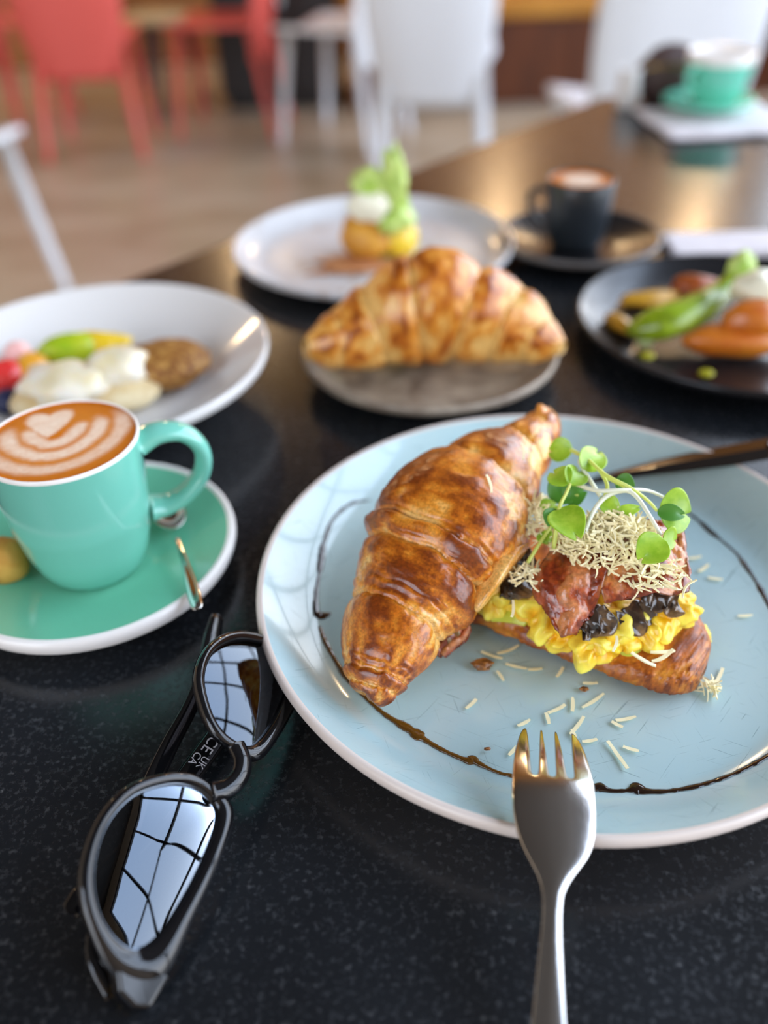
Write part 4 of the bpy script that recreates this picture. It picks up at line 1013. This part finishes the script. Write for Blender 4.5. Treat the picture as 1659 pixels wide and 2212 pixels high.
def pouch():
    M_l = noise_color(mat('brown_leather', lin(70, 50, 46), .5), [lin(58, 40, 34), lin(84, 64, 62)], 40, 4)
    c = Vector((.412, 1.290, TZ + .034)); t = empty('leather_pouch', (c.x, c.y, TZ)); tag(t, 'dark brown rounded leather pouch behind the mint cup', 'pouch')
    b = blob('body', c, (.048, .022, .040), M_l, t, seed=3, amp=.08, freq=1.2, flat_below=.85)
    P = catmull([(c.x - .04, c.y - .010, c.z + .012), (c.x - .02, c.y - .021, c.z + .016), (c.x + .02, c.y - .021, c.z + .016), (c.x + .04, c.y - .010, c.z + .012)], 20); v, f = tube(P, .0018, 8); world_mesh('zip', v, f, M_gold, t)
pouch()

# ------------------------------------------------------------------ chairs, stools, bench
def make_chair(label, m, group):
    """moulded shell chair, front towards +y"""
    t = empty('chair', (0, 0, 0)); tag(t, label, 'chair', group)
    g = []
    for i in range(7):
        y = -.19 + .40 * i / 6; w = .205 + .02 * math.sin(i / 6 * 3); g.append([(-w, y, .455 + .012 * (i < 1)), (-w * .5, y, .440), (0, y, .436 - .012 * (i == 6)), (w * .5, y, .440), (w, y, .455)])
    v, f = patch(g, 16, 14); solid(mesh('seat', v, f, m, t), .018)
    g = []
    for i in range(7):
        k = i / 6; z = .315 + .52 * k; w = .165 + .055 * math.sin(min(1, k * 1.5) * 1.57) - .02 * max(0, k - .8) * 5 * .6; y = -.185 - .075 * k
        g.append([(-w, y + .035, z), (-w * .55, y + .006, z), (0, y, z), (w * .55, y + .006, z), (w, y + .035, z)])
    v, f = patch(g, 18, 14); solid(mesh('backrest', v, f, m, t), .016)
    for sx in (-1, 1):
        for y0, y1 in ((.165, .215), (-.165, -.235)):
            v, f = tube([Vector((sx * .165, y0, .445)), Vector((sx * .185, (y0 + y1) / 2, .22)), Vector((sx * .205, y1, 0))], [.026, .021, .015], 10, (1, .85), up=Vector((0, 1, 0))); mesh('leg', v, f, m, t)
    return t
M_chw = mat('white_plastic', lin(222, 226, 232), .35); M_chr = mat('coral_plastic', lin(214, 92, 84), .38); M_navy = mat('navy_metal', lin(30, 40, 84), .35)
def put(ch, x, y, deg, label=None):
    ch.location = (x, y, 0); ch.rotation_euler = (0, 0, math.radians(deg))
    if label: ch['label'] = label
    return ch
cw = put(make_chair('white moulded chair seen from behind beyond the corner of the granite table', M_chw, 'white chairs'), .24, 3.50, -8)
put(copy_tree(cw), -.12, 4.22, 62, 'white chair turned sideways next to the black cabinet')
put(copy_tree(cw), .76, 2.62, 6, 'white chair beyond the mint cup in front of the timber bench')
put(copy_tree(cw), -1.22, 2.40, -25, 'white chair standing alone on the open floor by the bowl')
cr = put(make_chair('coral red chair seen from behind beside the low stool', M_chr, 'coral red chairs'), -1.22, 4.18, 4)
put(copy_tree(cr), -.66, 4.46, 84, 'coral red chair turned side-on towards the low stool')
put(copy_tree(cr), -1.80, 4.75, -20, 'coral red chair set further back behind the other red chair')

def stool(label, x, y):
    t = empty('stool', (x, y, 0)); tag(t, label, 'stool', 'stools with navy legs')
    v, f = lathe([(.0001, .415), (.165, .415), (.178, .421), (.180, .435), (.174, .446), (.150, .450), (.0001, .450)], 48); mesh('seat', v, f, mat('pale_timber', lin(206, 190, 152), .45), t)
    for k in range(3):
        a = math.radians(-95 + 120 * k); d = Vector((math.cos(a), math.sin(a), 0)); v, f = tube([d * .10 + Vector((0, 0, .42)), d * .19], [.018, .014], 10); mesh('leg', v, f, M_navy, t)
stool('low stool with a pale timber seat between the red chairs', -1.02, 4.86)
stool('low stool with a pale timber seat beside the red chair set further back', -2.02, 4.25)

def bench():
    t = empty('bench', (1.3, 4.95, 0)); tag(t, 'long dark timber bench with a golden wooden seat', 'bench')
    M_bd = noise_color(mat('bench_dark_wood', (.15, .05, .02), .4), [lin(74, 34, 12), lin(104, 52, 22)], 4, 5, stretch=(8, 1, 1)); M_bg = noise_color(mat('bench_gold_wood', (.5, .3, .08), .35), [lin(164, 108, 34), lin(196, 138, 54)], 5, 5, stretch=(1, 6, 1))
    for k in range(5):
        x0 = -1.38 + k * .548; v, f = box_vf(x0, x0 + .543, -.18, -.15, 0, .39); mesh('front_panel', v, f, M_bd, t, smooth=False)
    v, f = box_vf(-1.38, 1.36, -.15, .44, 0, .39); mesh('carcass', v, f, M_bd, t, smooth=False)
    v, f = box_vf(-1.40, 1.38, -.22, .44, .39, .47); o = mesh('seat', v, f, M_bg, t, smooth=False); b = o.modifiers.new('bevel', 'BEVEL'); b.width = .01; b.segments = 3
    v, f = box_vf(-1.38, 1.36, .30, .44, .47, .95); mesh('backrest', v, f, mat('bench_red_back', lin(132, 56, 26), .5), t, smooth=False)
bench()
def cabinet():
    t = empty('cabinet', (-.46, 5.0, 0)); tag(t, 'black cabinet standing next to the timber bench', 'cabinet'); mk = mat('cabinet_black', (.012, .011, .012), .45)
    v, f = box_vf(-.30, .30, -.18, .40, .06, .95); mesh('body', v, f, mk, t, smooth=False)
    v, f = box_vf(-.32, .32, -.21, .42, .95, .99); mesh('top', v, f, mk, t, smooth=False); v, f = box_vf(-.28, .28, -.14, .38, 0, .06); mesh('plinth', v, f, mk, t, smooth=False)
    for sx in (-1, 1):
        v, f = box_vf(min(sx * .004, sx * .295), max(sx * .004, sx * .295), -.20, -.18, .08, .93); d = mesh('door', v, f, mk, t, smooth=False)
        v, f = tube([(sx * .04, -.215, .45), (sx * .04, -.215, .62)], .006, 8); mesh('handle', v, f, M_steel, d)
cabinet()

# ------------------------------------------------------------------ warm pendant lamps (above the picture)
M_bulb = mat('warm_bulb', (1, .8, .5), .4, emit=(1.0, .66, .30), emit_s=30.0); M_shade = mat('lamp_shade', (.02, .02, .02), .4)
def pendant(label, x, y, z, power=20.0):
    t = empty('pendant_lamp', (x, y, z)); tag(t, label, 'lamp', 'warm pendant lamps')
    v, f = lathe([(.0001, .16), (.02, .16), (.025, .13), (.09, .06), (.13, 0), (.128, 0), (.086, .058), (.02, .125), (.0001, .126)], 40); mesh('shade', v, f, M_shade, t)
    v, f = lathe([(.0001, -.012), (.022, -.006), (.032, .018), (.026, .045), (.012, .075), (.0001, .085)], 24); mesh('bulb', v, f, M_bulb, t)
    v, f = tube([(0, 0, .16), (0, 0, 4.5 - z)], .004, 6); mesh('cable', v, f, M_shade, t)
    l = bpy.data.lights.new('lamp_light', 'POINT'); l.energy = power; l.color = (1, .68, .36); l.shadow_soft_size = .035
    o = bpy.data.objects.new('lamp_light', l); COL.objects.link(o); o.parent = t; o.location = (0, 0, -.03)
for x, y in ((-3.6, 4.4), (-2.6, 5.2), (-.8, 5.5), (.8, 5.5), (2.0, 5.3)):
    pendant('black pendant lamp with a warm bulb hanging near the timber wall', x, y, 2.55, 22.0)
